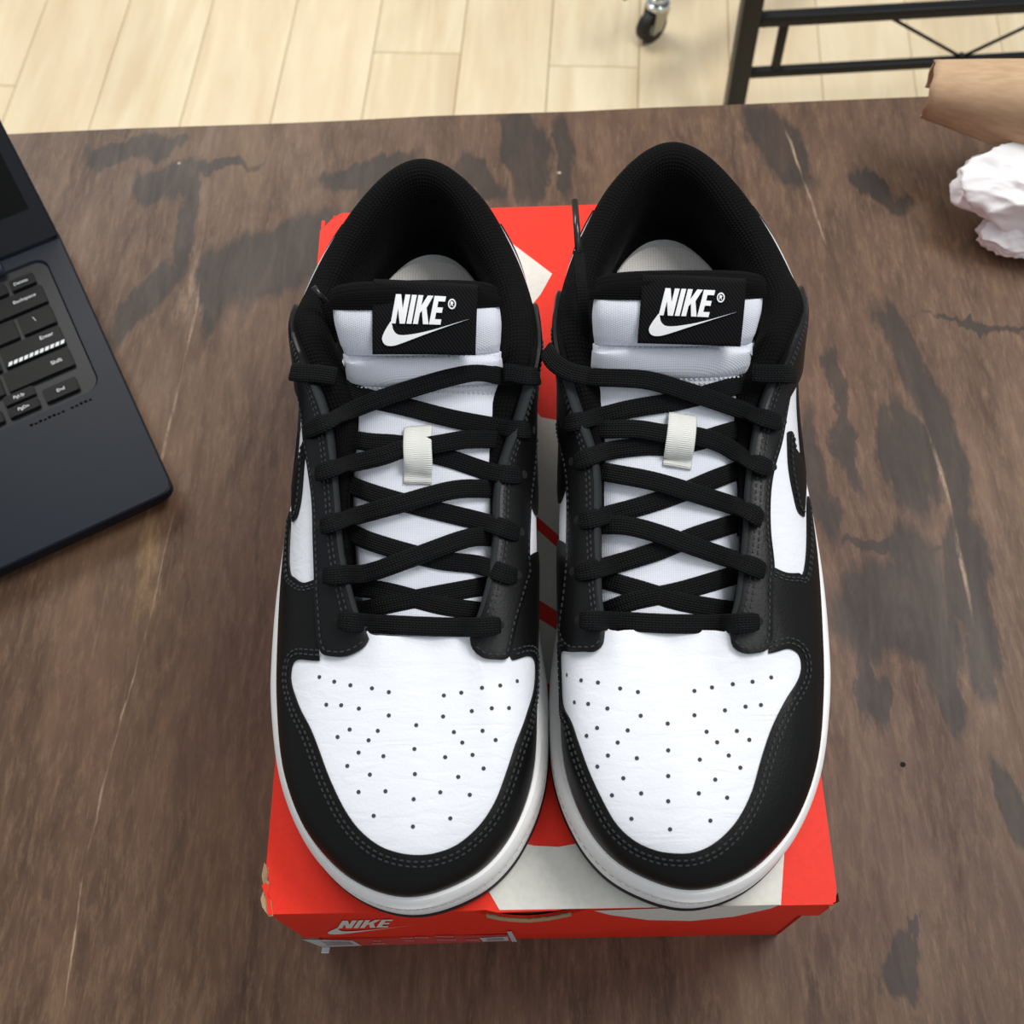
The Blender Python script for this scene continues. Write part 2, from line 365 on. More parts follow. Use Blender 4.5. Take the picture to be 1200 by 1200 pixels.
# ------------------------------------------------------------------ the box
HB = .114; BW, BL = .225, .3588; BPSI = -.0552233
BOXLOC = np.array([-.1097327, .0749405, 0])
bx = thing('shoe_box', 'orange-red cardboard shoe box with white print under the two sneakers', 'box', tuple(BOXLOC), BPSI)
def card(name, col, rough=.55):
    m = new_mat(name, col, rough, spec=.3); t = NT(m); o = t.obj()
    n = t.noise(o, 380, 3); n2 = t.noise(o, 22, 3)
    dk = tuple(v*.93 for v in col)
    t.link(t.mix(t.math('MULTIPLY', t.mapr(n, .4, .7), .5), lin(col), lin(dk)), t.b.inputs['Base Color']); t.bump(t.math('ADD', n, n2), .12, .0005); return m
RED = card('red_card', (236, 44, 22)); PRW = card('white_print', (219, 217, 208)); KRAFT = card('kraft_card', (176, 146, 112), .8)
KD = card('shaded_kraft', (82, 62, 45), .85)  # kraft brown darkened to carry the shade inside the torn gap
def w2b(P):     # world -> box local
    d = np.asarray(P)[..., :2]-BOXLOC[:2]; c, s_ = math.cos(BPSI), math.sin(BPSI)
    return np.stack([d[..., 0]*c+d[..., 1]*s_, -d[..., 0]*s_+d[..., 1]*c], -1)
def lidpx(x, y): return w2b(unproj(x, y, HB))
def facepx(x, y):   # pixel -> (x, z) on the near face plane of the lid (local y = 0)
    d = FW+RT*(x-600)/FPX-UP*(y-600)/FPX; c, s_ = math.cos(BPSI), math.sin(BPSI); n = np.array([-s_, c, 0])
    tt = (n@(np.array([*BOXLOC[:2], 0])-CAM))/(n@d); P = CAM+tt*d
    return w2b(P)[0], P[2]
# lid: top sheet outline with worn near-left corner; skirts with thickness
T = .0018; SK = .034
def prism(name, poly, z0, z1, mat, par, smooth=False):
    bm = bmesh.new(); a = [bm.verts.new((x, y, z0)) for x, y in poly]; b = [bm.verts.new((x, y, z1)) for x, y in poly]
    bm.faces.new(a[::-1]); bm.faces.new(b); n = len(poly)
    for i in range(n): j = (i+1) % n; bm.faces.new((a[i], a[j], b[j], b[i]))
    bmesh.ops.triangulate(bm, faces=[f for f in bm.faces if len(f.verts) > 4]); return bm_obj(name, bm, mat, par, smooth)
tear0, tear1 = lidpx(556, 1070)[0], lidpx(688, 1066)[0]
edge = [(tear0, 0), (tear0+.004, .0003), (tear0+.009, -.0008), (tear1-.012, -.0004), (tear1-.006, .0006), (tear1, 0)]
top_poly = [(.0022, -.0002), (.004, 0)]+edge+[(BW-.004, 0), (BW-.001, .001), (BW, .006), (BW, BL-.001), (BW-.001, BL), (.011, BL), (.0065, BL-.003), (.0, BL-.012), (0, .019), (.0015, .013), (-.0012, .011), (.0012, .006)]
lid = prism('lid', top_poly, HB-T, HB, RED, bx)
# near skirt with a sagging torn top edge
n = 60; xs = np.linspace(.003, BW-.002, n); vs = []; fs = []
ztop = []
for x in xs:
    u = (x-tear0)/(tear1-tear0); dz = 0
    if 0 < u < 1: dz = .032*math.sin(math.pi*u)**.8*(1-.35*u)
    ztop.append(HB-.0003-dz)
for k, x in enumerate(xs):
    zb = HB-.070+.042*min(1, max(0, (x-.13)/.06))
    for y in (-.0001, T): vs += [(x, y, ztop[k]), (x, y, zb)]
for k in range(n-1):
    a = k*4; b = a+4
    fs += [(a, b, b+1, a+1), (a+2, a+3, b+3, b+2), (a, a+2, b+2, b), (a+1, b+1, b+3, a+3)]
fs += [(0, 1, 3, 2), (4*n-4, 4*n-2, 4*n-1, 4*n-3)]
py_mesh('front_flap', vs, fs, RED, bx, False)
for nm, c, sz in (('side_flap', (T/2-.0001, BL/2+.008, HB-SK/2-.001), (T, BL-.022, SK-.002)), ('side_flap', (BW-T/2+.0001, BL/2+.002, HB-SK/2-.001), (T, BL-.008, SK-.002)), ('rear_flap', (BW/2, BL-T/2, HB-SK/2-.001), (BW-.012, T, SK-.002))):
    bm = bmesh.new(); bm_box(bm, c, sz); bm_obj(nm, bm, RED, bx)
# base of the box, a tray a little smaller than the lid
bm = bmesh.new(); I = .0035
for c, sz in (((BW/2, BL/2, .001), (BW-2*I, BL-2*I, .002)), ((BW/2, I+.001, .054), (BW-2*I, .002, .105)), ((BW/2, BL-I-.001, .054), (BW-2*I, .002, .105)), ((I+.001, BL/2, .054), (.002, BL-2*I, .105)), ((BW-I-.001, BL/2, .054), (.002, BL-2*I, .105))):
    bm_box(bm, c, sz)
bm_obj('base', bm, RED, bx)
# corrugated inner edge seen through the tear
vs = []; fs = []; n = 46; x0, x1 = tear0+.004, tear1-.006
for k in range(n):
    u = k/(n-1); x = x0+(x1-x0)*u; dz = .032*math.sin(math.pi*(x-tear0)/(tear1-tear0))**.8*(1-.35*(x-tear0)/(tear1-tear0))
    wob = .0008*math.sin(k*1.9+2*math.sin(k*.7))
    zz = HB-dz
    vs += [(x, -.0005+wob*.1, zz-.0040), (x, -.0003, zz+.0002), (x, .0005+wob*.35, zz+.0004), (x, .0010, zz-.001)]
for k in range(n-1):
    a = k*4; b = a+4; fs += [(a, b, b+1, a+1), (a+1, b+1, b+2, a+2), (a+2, b+2, b+3, a+3)]
py_mesh('torn_card_edge', vs, fs, KRAFT, bx)
bm = bmesh.new(); bm_box(bm, ((x0+x1)/2, .0030, HB-.032), (x1-x0-.006, .0008, .060)); bm_obj('tear_shade_sheet', bm, KD, bx)  # added dark sheet, its colour stands for the shade in the tear cavity
def crumple(name, poly, c, mat, amp=.0012):
    vs = [(x, y, z) for x, y, z in poly]; 
    n = len(vs); cc = np.mean(np.array(vs), 0)+np.array(c); vs2 = [tuple(cc)]+vs
    py_mesh(name, vs2, [(0, i+1, (i+1) % n+1) for i in range(n)], mat, bx, False)
crumple('worn_corner', [(-.0012, .020, HB-.001), (.0012, .0175, HB+.0002), (.0002, .0135, HB+.0006), (.0020, .012, HB+.0003), (.0014, .008, HB+.0003), (.0035, .0045, HB+.0005), (.0045, -.0006, HB+.0001), (.0025, -.0008, HB-.001), (-.0006, .003, HB-.0015), (-.0014, .006, HB-.001), (-.0006, .010, HB-.002), (-.0020, .015, HB-.002)], (-.0002, 0, -.0005), KRAFT)
crumple('worn_corner', [(BW-.004, -.0006, HB+.0002), (BW+.0006, .0012, HB-.0006), (BW+.0010, .005, HB-.003), (BW+.0012, .003, HB-.014), (BW-.0008, -.0012, HB-.016), (BW-.0022, -.001, HB-.006)], (.0006, -.0006, 0), KRAFT)
crumple('worn_corner', [(-.0006, BL-.0125, HB), (.0062, BL-.0032, HB+.0003), (.0112, BL, HB), (.009, BL+.0008, HB-.003), (.001, BL-.005, HB-.004)], (0, 0, 0), KRAFT)
# flat print on the lid top (a huge mark running off the edges)
def print_top(name, pts, mat=PRW, z=.00015):
    P = np.array(pts); V, F, d = cdt(P, .02)
    return py_mesh(name, [(x, y, HB+z) for x, y in V], F, mat, bx, False)
def arc(a, b, sag, n=14):
    a = np.array(a); b = np.array(b); nn = np.array([-(b-a)[1], (b-a)[0]]); nn = nn/np.linalg.norm(nn)
    return [tuple(a+(b-a)*u+nn*sag*4*u*(1-u)) for u in np.linspace(0, 1, n)]
A = lidpx
low = [tuple(A(585.5, 1069.5))]+[tuple(A(570, 1038))]
p_tl = np.array(A(560, 950)); 
mid = arc(A(570, 1000), A(715, 985), -.004)
print_top('printed_mark', [tuple(A(585.5, 1066.5)), tuple(A(570, 1040)), tuple(A(556, 985))]+[tuple(A(x, y)) for x, y in ((600, 985), (625, 991), (655, 992.5), (690, 986), (740, 972), (800, 955), (860, 930), (918, 880))]+[tuple(A(x, y)) for x, y in ((921, 940), (919, 1000), (915, 1060.8))]+[(tear1, .0004), (tear1-.006, .0008), (tear1-.012, 0), (tear0+.009, -.0003)][:0]+[tuple(A(700, 1064.6))])
print_top('printed_letter', [tuple(A(x, y)) for x, y in ((560, 254), (602, 287), (647, 321), (633, 346), (600, 385), (560, 385))])
print_top('printed_letter', [tuple(A(x, y)) for x, y in ((560, 400), (625, 478), (634, 489), (659, 494), (720, 488), (720, 640), (655, 628), (630, 606), (560, 570))])
print_top('printed_letter', [tuple(A(x, y)) for x, y in ((560, 585), (631, 622), (652, 641), (720, 660), (720, 740), (652, 716), (633, 704), (560, 680))])
print_top('printed_letter', [tuple(A(x, y)) for x, y in ((560, 695), (633, 726), (652, 738), (720, 760), (700, 830), (640, 800), (560, 800))])
# near face print
def face_print(name, pts, mat, y=-.0004):
    P = np.array([facepx(*p) for p in pts]); V, F, d = cdt(P, .02)
    return py_mesh(name, [(x, y, z) for x, z in V], F, mat, bx, False)
face_print('printed_mark', [(696, 1066), (715, 1071), (760, 1077), (810, 1078), (860, 1073), (903, 1063.5), (912, 1059.6), (915, 1058.9), (800, 1062.3)], PRW)

# ------------------------------------------------------------------ the writing mark (letters over a curved stroke), unit box 1 x ~.5
def mark_polys():
    L = []
    sh = .18
    def S(pts, ox): return [((x+ox)+y*sh, y*1.05+.225) for x, y in pts]
    h = .30
    L.append(S([(0, 0), (.055, 0), (.055, .155), (.105, 0), (.165, 0), (.165, h), (.11, h), (.11, .145), (.06, h), (0, h)], .10))
    L.append(S([(0, 0), (.055, 0), (.055, h), (0, h)], .285))
    L.append(S([(0, 0), (.055, 0), (.055, .11), (.075, .14), (.115, 0), (.178, 0), (.12, .17), (.172, h), (.108, h), (.055, .185), (.055, h), (0, h)], .36))
    L.append(S([(0, 0), (.13, 0), (.13, .055), (.055, .055), (.055, .125), (.12, .125), (.12, .18), (.055, .18), (.055, .245), (.13, .245), (.13, h), (0, h)], .545))
    # curved stroke
    up = catmull([(1.0, .30), (.62, .175), (.36, .115), (.20, .105), (.135, .15), (.115, .21)], 8)
    dn = catmull([(.10, .245), (.03, .14), (.0, .06), (.035, .0), (.12, -.012), (.24, .02), (.50, .115), (1.0, .30)], 8)
    L.append([tuple(p) for p in up]+[tuple(p) for p in dn[:-1]])
    return L
MARK = mark_polys()
def reg_ring(cx, cy, r, wdt, n=20):
    return [(cx+r*math.cos(a), cy+r*math.sin(a)*1.3) for a in np.linspace(0, 2*math.pi, n, endpoint=False)], [(cx+(r-wdt)*math.cos(a), cy+(r-wdt)*math.sin(a)*1.3) for a in np.linspace(0, 2*math.pi, n, endpoint=False)]
# on the box
NM = ('letter_n', 'letter_i', 'letter_k', 'letter_e', 'curved_stroke')
allv, allf = [], []
bl, br, tl = np.array(facepx(385, 1092.5)), np.array(facepx(491, 1080.5)), None
def mk_face(p):     # mark unit coords -> pixel on the near face
    x, y = p; return facepx(384+103*x+3*y, 1093.5-2.5*x-29*y)
for k, pl in enumerate(MARK):
    P = np.array([mk_face(p) for p in pl]); V, F, d = cdt(P, .01); b0 = len(allv)
    allv += [(x, -.0005, z) for x, z in V]; allf += [tuple(i+b0 for i in f) for f in F]
py_mesh('printed_logo', allv, allf, PRW, bx, False)
# size sticker, on the base of the near face
STK = new_mat('clear_sticker', (214, 66, 66), .25); STW = new_mat('sticker_white', (206, 208, 212), .3); STG = new_mat('sticker_grey', (150, 146, 146), .4)
def base_print(name, pts, mat, y): 
    P = np.array([facepx(*p) for p in pts]); V, F, d = cdt(P, .02)
    return py_mesh(name, [(x, y, z) for x, z in V], F, mat, bx, False)
yb = -.0005
base_print('size_sticker', [(362, 1099.5), (425, 1099.5), (595, 1093.5), (602, 1101.5), (432, 1106.6), (384, 1108.5)], STK, yb)
base_print('sticker_panel', [(354, 1099), (413, 1100.3), (424, 1106.4), (378, 1108)], STW, yb-.0002)
base_print('sticker_panel', [(376, 1101), (410, 1101.6), (415, 1105), (384, 1106)], STG, yb-.0003)
base_print('sticker_panel', [(594, 1089.5), (599.5, 1089.2), (606, 1101.3), (600, 1101.6)], STW, yb-.0003)
base_print('sticker_panel', [(562, 1097.2), (595, 1095.6), (596, 1100.4), (566, 1101.6)], STW, yb-.0002)
base_print('sticker_panel', [(570, 1098), (590, 1097), (591, 1099.6), (571, 1100.6)], STG, yb-.0003)
# faint rows of small print on the sticker (too small to read in the photograph)
av, af = [], []
for (xa, xb, yy) in ((438, 446, 1099.8), (436, 452, 1103), (470, 484, 1096.6), (486, 500, 1096), (474, 484, 1099.5), (510, 530, 1094.8), (512, 534, 1098.5), (546, 561, 1098.6)):
    x = xa
    while x < xb:
        wdt = random.uniform(1.2, 2.6)
        P = [facepx(x, yy+1), facepx(x+wdt, yy+.95), facepx(x+wdt, yy-.2), facepx(x, yy-.15)]; b0 = len(av)
        av += [(q[0], yb-.0004, q[1]) for q in P]; af.append((b0, b0+1, b0+2, b0+3)); x += wdt+.7
py_mesh('sticker_print', av, af, new_mat('sticker_ink', (214, 140, 138), .4), bx, False)
bm = bmesh.new(); q = facepx(382, 1105.5); bm_box(bm, (q[0], -.003, q[1]), (.0035, .0005, .003), Matrix.Rotation(.9, 3, 'X')); bm_obj('sticker_curl', bm, STW, bx)

# ------------------------------------------------------------------ sneakers
O_ = []; P1_ = []; P2_ = []; T_ = []
LAT = [((-2, 5, 28), (-2, 0, 50), (-6, 38, 53), (-10, 92, 63)), ((12, 8, 28), (13, 4, 49), (4, 40, 53), (-4, 92, 63.5)), ((25, 16, 28), (28, 14, 49), (14, 43, 53), (3, 92, 64)),
       ((37, 30, 28), (41, 28, 50), (22, 52, 55), (8, 91.5, 65)), ((46, 50, 28), (50, 50, 52), (30, 66, 59), (11.5, 91, 65.5)), ((51, 75, 28), (54, 77, 52), (36, 82, 63), (14, 93, 66)),
       ((53, 100, 29), (56, 101, 52), (38, 101, 67), (17.5, 103, 69)), ((53.5, 130, 30), (56, 130, 56), (42, 127, 72), (21, 125, 74)), ((52, 160, 31), (54, 160, 58), (44, 155, 78), (23.5, 150, 79.5)),
       ((49, 190, 33), (51, 190, 60), (47, 185, 80), (30, 178, 86)), ((46, 215, 34), (50, 215, 60), (52, 208, 78), (41, 203, 89)), ((44, 240, 35), (49, 240, 58), (56, 232, 70), (49.5, 228, 84)),
       ((41, 260, 36), (46, 260, 56), (57, 254, 66), (47.5, 251, 77)), ((36, 281, 37), (40, 284, 58), (49, 281, 66), (40, 276, 76)), ((26, 298, 37), (29, 302, 60), (34, 304, 68), (28, 298, 79.5)),
       ((13, 309, 37), (15, 316, 58), (15, 318, 72), (14, 312.5, 83.5)), ((0, 312, 37), (0, 320, 58), (0, 321, 74), (0, 317, 85.5))]
MED = [((-13, 309, 37), (-15, 316, 58), (-15, 318, 72), (-14, 312, 83.5)), ((-26, 298, 37), (-28, 300, 60), (-32, 302, 68), (-28, 297, 79.5)), ((-36, 281, 37), (-38, 282, 58), (-44.5, 280, 66), (-39, 275, 76)),
       ((-41, 260, 36), (-44, 259, 56), (-51.5, 252, 66), (-46.5, 251, 77)), ((-44, 240, 35), (-46, 238, 58), (-52, 228, 70), (-50.5, 226, 83)), ((-44, 215, 34), (-48, 213, 60), (-51.5, 208, 76), (-50.3, 205, 88)),
       ((-43, 190, 33), (-52, 190, 58), (-50.5, 186, 76), (-44, 180, 85.5)), ((-42.5, 160, 31), (-56, 160, 54), (-50, 156, 72), (-36, 155, 80)), ((-43.5, 130, 30), (-57, 130, 50), (-49, 128, 68), (-35, 127, 74)),
       ((-46, 100, 29), (-55, 101, 49), (-48, 101, 66), (-34.5, 104, 69)), ((-48, 75, 28), (-52, 77, 50), (-46, 82, 62), (-32, 93, 66)), ((-47, 50, 28), (-50, 50, 51), (-42, 66, 58), (-29, 91, 65.5)),
       ((-40.5, 30, 28), (-44, 28, 50), (-34, 52, 55), (-26, 91.5, 65)), ((-30, 16, 28), (-33, 14, 49), (-27, 43, 53), (-22, 92, 64)), ((-16, 8, 28), (-17, 4, 49), (-16, 40, 53), (-16, 92, 63.5))]
CTRL0 = np.array(LAT+MED, float)/1000      # 32 stations x 4 x 3, metres
THROAT = {1: {4: (11, 91, 65.5), 5: (13.5, 93, 66), 6: (18, 103, 69), 7: (24, 125, 74), 8: (27, 150, 79.5), 9: (31.5, 178, 86), -4: (-23.5, 91, 65.5), -5: (-26, 93, 66), -6: (-30, 104, 69), -7: (-34.5, 126, 74), -8: (-36, 155, 80)},
          2: {5: (13, 93, 66), 6: (16.5, 103, 69), 7: (20, 125, 74), 8: (22.5, 150, 79.5), 9: (29, 178, 86), -5: (-33, 93, 66), -6: (-35, 104, 69), -7: (-35.5, 127, 74)}}
CTRLS = {}
for k_, d_ in THROAT.items():
    c_ = CTRL0.copy()
    for st_, p_ in d_.items(): c_[st_ % 32, 3] = np.array(p_)/1000
    if k_ == 1: c_[[0, 1, 2, 3, 4, -1, -2, -3, -4], 3, 1] = .0942; c_[[5, -5], 3, 1] = .0958
    CTRLS[k_] = c_
CTRL = CTRLS[2]
NS = len(CTRL)
def cr(t):
    t = np.asarray(t, float) % NS; i = np.floor(t).astype(int); u = (t-i)[:, None, None]
    p0, p1, p2, p3 = CTRL[(i-1) % NS], CTRL[i % NS], CTRL[(i+1) % NS], CTRL[(i+2) % NS]
    return .5*((2*p1)+(-p0+p2)*u+(2*p0-5*p1+4*p2-p3)*u*u+(-p0+3*p1-3*p2+p3)*u**3)
def wall(t, s_):
    c = cr(t); s_ = np.asarray(s_, float)[:, None]
    return (1-s_)**3*c[:, 0]+3*s_*(1-s_)**2*c[:, 1]+3*s_**2*(1-s_)*c[:, 2]+s_**3*c[:, 3]
def wall_n(t, s_):
    t = np.asarray(t, float); s_ = np.asarray(s_, float); e = 1e-3
    a = wall(t+e*8, s_)-wall(t-e*8, s_); b = wall(t, s_+e)-wall(t, s_-e)
    n = np.cross(a, b); L = np.linalg.norm(n, axis=1, keepdims=True); return n/np.maximum(L, 1e-12)
TS, SSc = 15.0, 70.0     # metric scale of the (t, s) sheet in mm
def surf_wall(V, h):
    t = V[:, 0]/TS; s_ = V[:, 1]/SSc
    return wall(t, s_)+wall_n(t, s_)*np.asarray(h)[:, None]
# sanity: normals point outwards
if wall_n([8.0], [.3])[0][0] < 0: 
    _old = wall_n
    def wall_n(t, s_, _o=_old): return -_o(t, s_)

# dense grid for ray casting
GT, GS = 32*12, 40
tt = np.repeat(np.arange(GT)/12.0, GS+1); ss = np.tile(np.linspace(0, 1, GS+1), GT)
GF = []
for i in range(GT):
    for j in range(GS):
        a = i*(GS+1)+j; b = ((i+1) % GT)*(GS+1)+j; GF.append((a, b, b+1, a+1))

KY = {1: .986, 2: 1.0}
FRAMES = {1: ((-.0513, .0690), math.radians(4.2), -1), 2: ((.0568, .0636), math.radians(4.9), 1)}
def to_local(sh, P):     # world point -> template coordinates (lateral positive)
    o, a, mm = FRAMES[sh]; ax = np.array([math.sin(a), math.cos(a)]); px = np.array([ax[1], -ax[0]])
    d = P[:2]-np.array(o); return np.array([mm*(d@px), d@ax/KY[sh], P[2]-HB])
def dir_local(sh, D):
    o, a, mm = FRAMES[sh]; ax = np.array([math.sin(a), math.cos(a)]); px = np.array([ax[1], -ax[0]])
    return np.array([mm*(D[:2]@px), D[:2]@ax/KY[sh], D[2]])
def ray_local(sh, x, y):
    d = FW+RT*(x-600)/FPX-UP*(y-600)/FPX; return to_local(sh, CAM), dir_local(sh, d/np.linalg.norm(d))
def hit_wall(sh, x, y):
    o, d = ray_local(sh, x, y)
    loc, nor, idx, dist = BV.ray_cast(Vector(o), Vector(d))
    if loc is None:
        best = None
        for k in np.linspace(.36, .58, 60):
            p = o+d*k; q = BV.find_nearest(Vector(p))
            if best is None or q[3] < best[3]: best = q
        loc, nor, idx, dist = best
    i, j = divmod(idx, GS)
    t0 = i/12.0; s0 = j/GS
    # refine by least squares
    t_, s_ = t0+.04, s0+.5/GS; loc = np.array(loc)
    for _ in range(6):
        p = wall([t_], [s_])[0]; e = 1e-3
        J = np.stack([(wall([t_+e], [s_])[0]-p)/e, (wall([t_], [s_+e])[0]-p)/e], 1)
        dlt = np.linalg.lstsq(J, loc-p, rcond=None)[0]; dlt = np.clip(dlt, -.2, .2); t_ += dlt[0]; s_ = float(np.clip(s_+dlt[1], 0, 1))
    if t_ > 16: t_ -= 32
    return t_, s_
def ts_px(sh, pts): return [hit_wall(sh, *p) for p in pts]
def poly_ts(raw, n=4, step=1.6):
    """raw: list of runs; each run is (list_of_ts, smooth?) -> dense closed polygon in sheet units"""
    out = []
    for run, sm in raw:
        R = np.array(run)*np.array([TS, SSc])
        if sm and len(R) > 2: R = catmull(R, 6)
        if len(R) > 1: R = resample(R, step)
        out += [tuple(p) for p in R]
    P = [out[0]]
    for p in out[1:]:
        if math.dist(p, P[-1]) > .35: P.append(p)
    if math.dist(P[0], P[-1]) < .35: P.pop()
    return np.array(P)

# ---- panel outlines, found on the surface from the right-hand sneaker and shared by both
TR = {2: dict(
    vamp=[(933.5, 765), (938, 775), (937, 791), (921, 819), (905, 851), (892, 889), (880, 930), (861, 965), (838.5, 987), (816, 998), (792.6, 1000), (769, 996.5), (746.7, 987), (724.5, 968), (705.5, 936), (689.7, 901.5), (677, 866.7), (667.5, 841), (656, 813), (652.5, 787.5), (654, 770)],
    wing_lat=[(947, 659), (942, 667), (934.5, 671.5), (920, 671), (906, 665)], lat_top=[(921, 760.6), (900, 766)], med_bot=[(661, 763), (677, 764)],
    eye_lat=[(903.5, 679), (905, 664), (901, 625), (900.5, 586), (905, 550), (914, 514), (920, 475), (921.5, 466)], tab_lat=[(854, 742), (857, 755), (866, 764), (884, 766), (897, 762), (903, 748)],
    eye_med=[(660, 740), (664, 700), (667, 660), (668, 620), (668, 580), (664, 540), (657, 500)], tab_med=[(709, 741), (707, 755), (699, 763), (686, 764), (672, 763), (664, 755)],
    sw=[(937.6, 535), (931, 526), (928, 508), (922, 507), (922, 520), (923.3, 548), (929.7, 583), (934.4, 600), (941, 606)]),
  1: dict(
    vamp=[(345, 776), (342, 786), (342, 800), (349.5, 824), (363, 851), (375, 881), (390, 920), (405, 950), (423, 974), (444, 990.5), (465, 998.6), (484.5, 1001.6), (510, 999.5), (534, 990.5), (558, 971), (579, 941), (594, 902), (606, 866), (618, 833), (625.5, 806), (627, 784), (624, 771.5)],
    wing_lat=[(338, 655), (340, 666), (346, 677), (357, 683), (371, 679)], lat_top=[(354, 773), (375, 774.5)], med_bot=[(615, 769.4), (600, 774)],
    eye_lat=[(371, 690), (371, 670), (370, 638), (369, 592), (364.7, 552), (359.5, 515), (356, 475), (355, 468)], tab_lat=[(433, 749), (429, 757), (414, 767), (393, 770), (379, 766), (374, 748)],
    eye_med=[(600, 745), (605, 722), (614, 687), (618, 672), (616.5, 645), (618, 600), (621.5, 557.5), (624, 515)], tab_med=[(551, 750), (555, 761), (564, 770), (579, 773), (593, 772), (598, 760)],
    sw=[(349, 543), (353, 535), (356, 519), (360, 518), (359, 528), (357, 546), (354, 583), (349.3, 604.7), (344, 612)])}
def make_panels(sh):
    T_ = TR[sh]; p = {}
    vl = ts_px(sh, T_['vamp']); wl = ts_px(sh, T_['wing_lat']); lat_top = ts_px(sh, T_['lat_top']); med_bot = ts_px(sh, T_['med_bot'])
    t_l = max(wl[0][0], 7.6)
    p['guard'] = poly_ts([([(-7.4, 0.0), (t_l+.35, 0.0)], False), ([(t_l+.35, .0), (t_l+.30, .2), (t_l+.1, .42)]+[(a, b) for a, b in wl[1:]], True),
                 ([(wl[-1][0]-.1, .86), (5.9, .86), (5.6, lat_top[-1][1]+.01)], False), ([lat_top[1], lat_top[0]]+vl+[med_bot[0], med_bot[1]], True),
                 ([(-5.4, .86), (-6.0, .86)], False), ([(-6.5, .82), (-6.95, .66), (-7.2, .40), (-7.35, .12)], True)])
    elo = ts_px(sh, T_['eye_lat']); tl_ = ts_px(sh, T_['tab_lat']); emo = ts_px(sh, T_['eye_med']); tm = ts_px(sh, T_['tab_med'])
    p['eye_lat'] = poly_ts([([(10.3, .998), (5.2, .998)], False), (tl_, True), (elo, True), ([(9.55, .62), (10.2, .56), (11.0, .56), (11.5, .66), (11.7, .82), (11.6, .92), (11.2, .955), (10.7, .985)], True)])
    p['eye_med'] = poly_ts([([(-10.3, .998), (-5.2, .998)], False), (tm, True), (emo, True), ([(-9.5, .70), (-10.2, .6), (-11.0, .58), (-11.5, .66), (-11.7, .82), (-11.6, .92), (-11.2, .955), (-10.7, .985)], True)])
    sw = ts_px(sh, T_['sw'])
    p['swoosh_l'] = poly_ts([([(13.6, .80), (11.5, .52), (9.9, .44)]+sw[:1], True), (sw[1:], True), ([(sw[-1][0]+.5, sw[-1][1]-.1), (9.8, .26), (11.2, .38), (13.6, .79)], True)])
    p['l_vamp'] = poly_ts([([lat_top[1], lat_top[0]]+vl+[med_bot[0], med_bot[1]], True)], step=1.0)
    p['l_wing'] = poly_ts([([(t_l+.1, .42)]+wl[1:], True)], step=1.0)
    p['l_eye_lat'] = poly_ts([(tl_[1:], True), (elo, True)], step=1.0); p['l_eye_med'] = poly_ts([(tm[1:], True), (emo, True)], step=1.0)
    p['l_sw'] = poly_ts([(sw[1:], True)], step=1.0)
    return p
swoosh_m = poly_ts([([(-13.6, .80), (-11.5, .52), (-9.6, .46), (-8.9, .55), (-8.65, .66), (-8.4, .74), (-8.1, .74), (-7.75, .60), (-7.7, .45), (-8.1, .32), (-9.6, .27), (-11.2, .40), (-13.55, .79)], True)])
heel_c = poly_ts([([(11.6, 0), (20.4, 0)], False), ([(20.4, 0), (20.3, .25), (19.0, .50), (17.4, .60), (16, .62), (14.6, .60), (13.0, .50), (11.7, .25), (11.6, 0.01)], True)])
heel_t = poly_ts([([(14.6, .985), (14.7, .8), (15.1, .64), (16, .61), (16.9, .64), (17.3, .8), (17.4, .985)], True)])

def sheet(name, poly, th, mat, parent, sh, lift=0.0, step=2.4, rnd=1.0):
    V, F, d = cdt(poly, step)
    mm = FRAMES[sh][2]
    def S(V_, h):
        P = surf_wall(V_, h); P[:, 0] *= mm; return P
    return slab(name, V, F, d, S, th, mat, parent, lift, rnd)

def stitches(name, paths, mat, parent, mm, pitch=2.6, ln=1.7, r=.00028, h=.0004):
    """paths: arrays of local 3D points with normals -> one mesh of short thread pieces"""
    vs, fs = [], []
    for P, N in paths:
        P = np.asarray(P); d = np.r_[0, np.cumsum(np.linalg.norm(np.diff(P, axis=0), axis=1))]
        k = 0.0
        while k+ln*1e-3 < d[-1]:
            ab = [np.array([np.interp(q, d, P[:, c]) for c in range(3)]) for q in (k, k+ln*1e-3)]
            nn = np.array([np.interp(k, d, N[:, c]) for c in range(3)]); nn /= np.linalg.norm(nn)
            tg = ab[1]-ab[0]; L = np.linalg.norm(tg)
            if L > 1e-5:
                tg /= L; sd = np.cross(tg, nn); b0 = len(vs)
                for q, hh_ in ((ab[0], 0), (ab[0]+tg*L*.2, h), (ab[1]-tg*L*.2, h), (ab[1], 0)):
                    for sg in (-1, 1): vs.append(q+sd*sg*r+nn*hh_)
                    
                for a in range(3): fs.append((b0+2*a, b0+2*a+1, b0+2*a+3, b0+2*a+2))
                b1 = len(vs)
                for q in (ab[0], ab[1]):
                    for sg in (-1, 1): vs.append(q+sd*sg*r-nn*.0002)
                fs += [(b0+2, b0+4, b1+2, b1), (b0+3, b1+1, b1+3, b0+5)]
            k += pitch*1e-3
    vs = np.array(vs); vs[:, 0] *= mm
    return py_mesh(name, vs, fs, mat, parent, False)
def offset_path(ts, off, closed=False):
    """(sheet-unit) path offset sideways in the sheet metric measured on the surface"""
    P = np.array(ts); t = P[:, 0]/TS; s_ = P[:, 1]/SSc
    W = wall(t, s_); N = wall_n(t, s_)
    tg = np.gradient(W, axis=0); tg /= np.maximum(np.linalg.norm(tg, axis=1, keepdims=True), 1e-9)
    sd = np.cross(tg, N); return W+sd*off, N

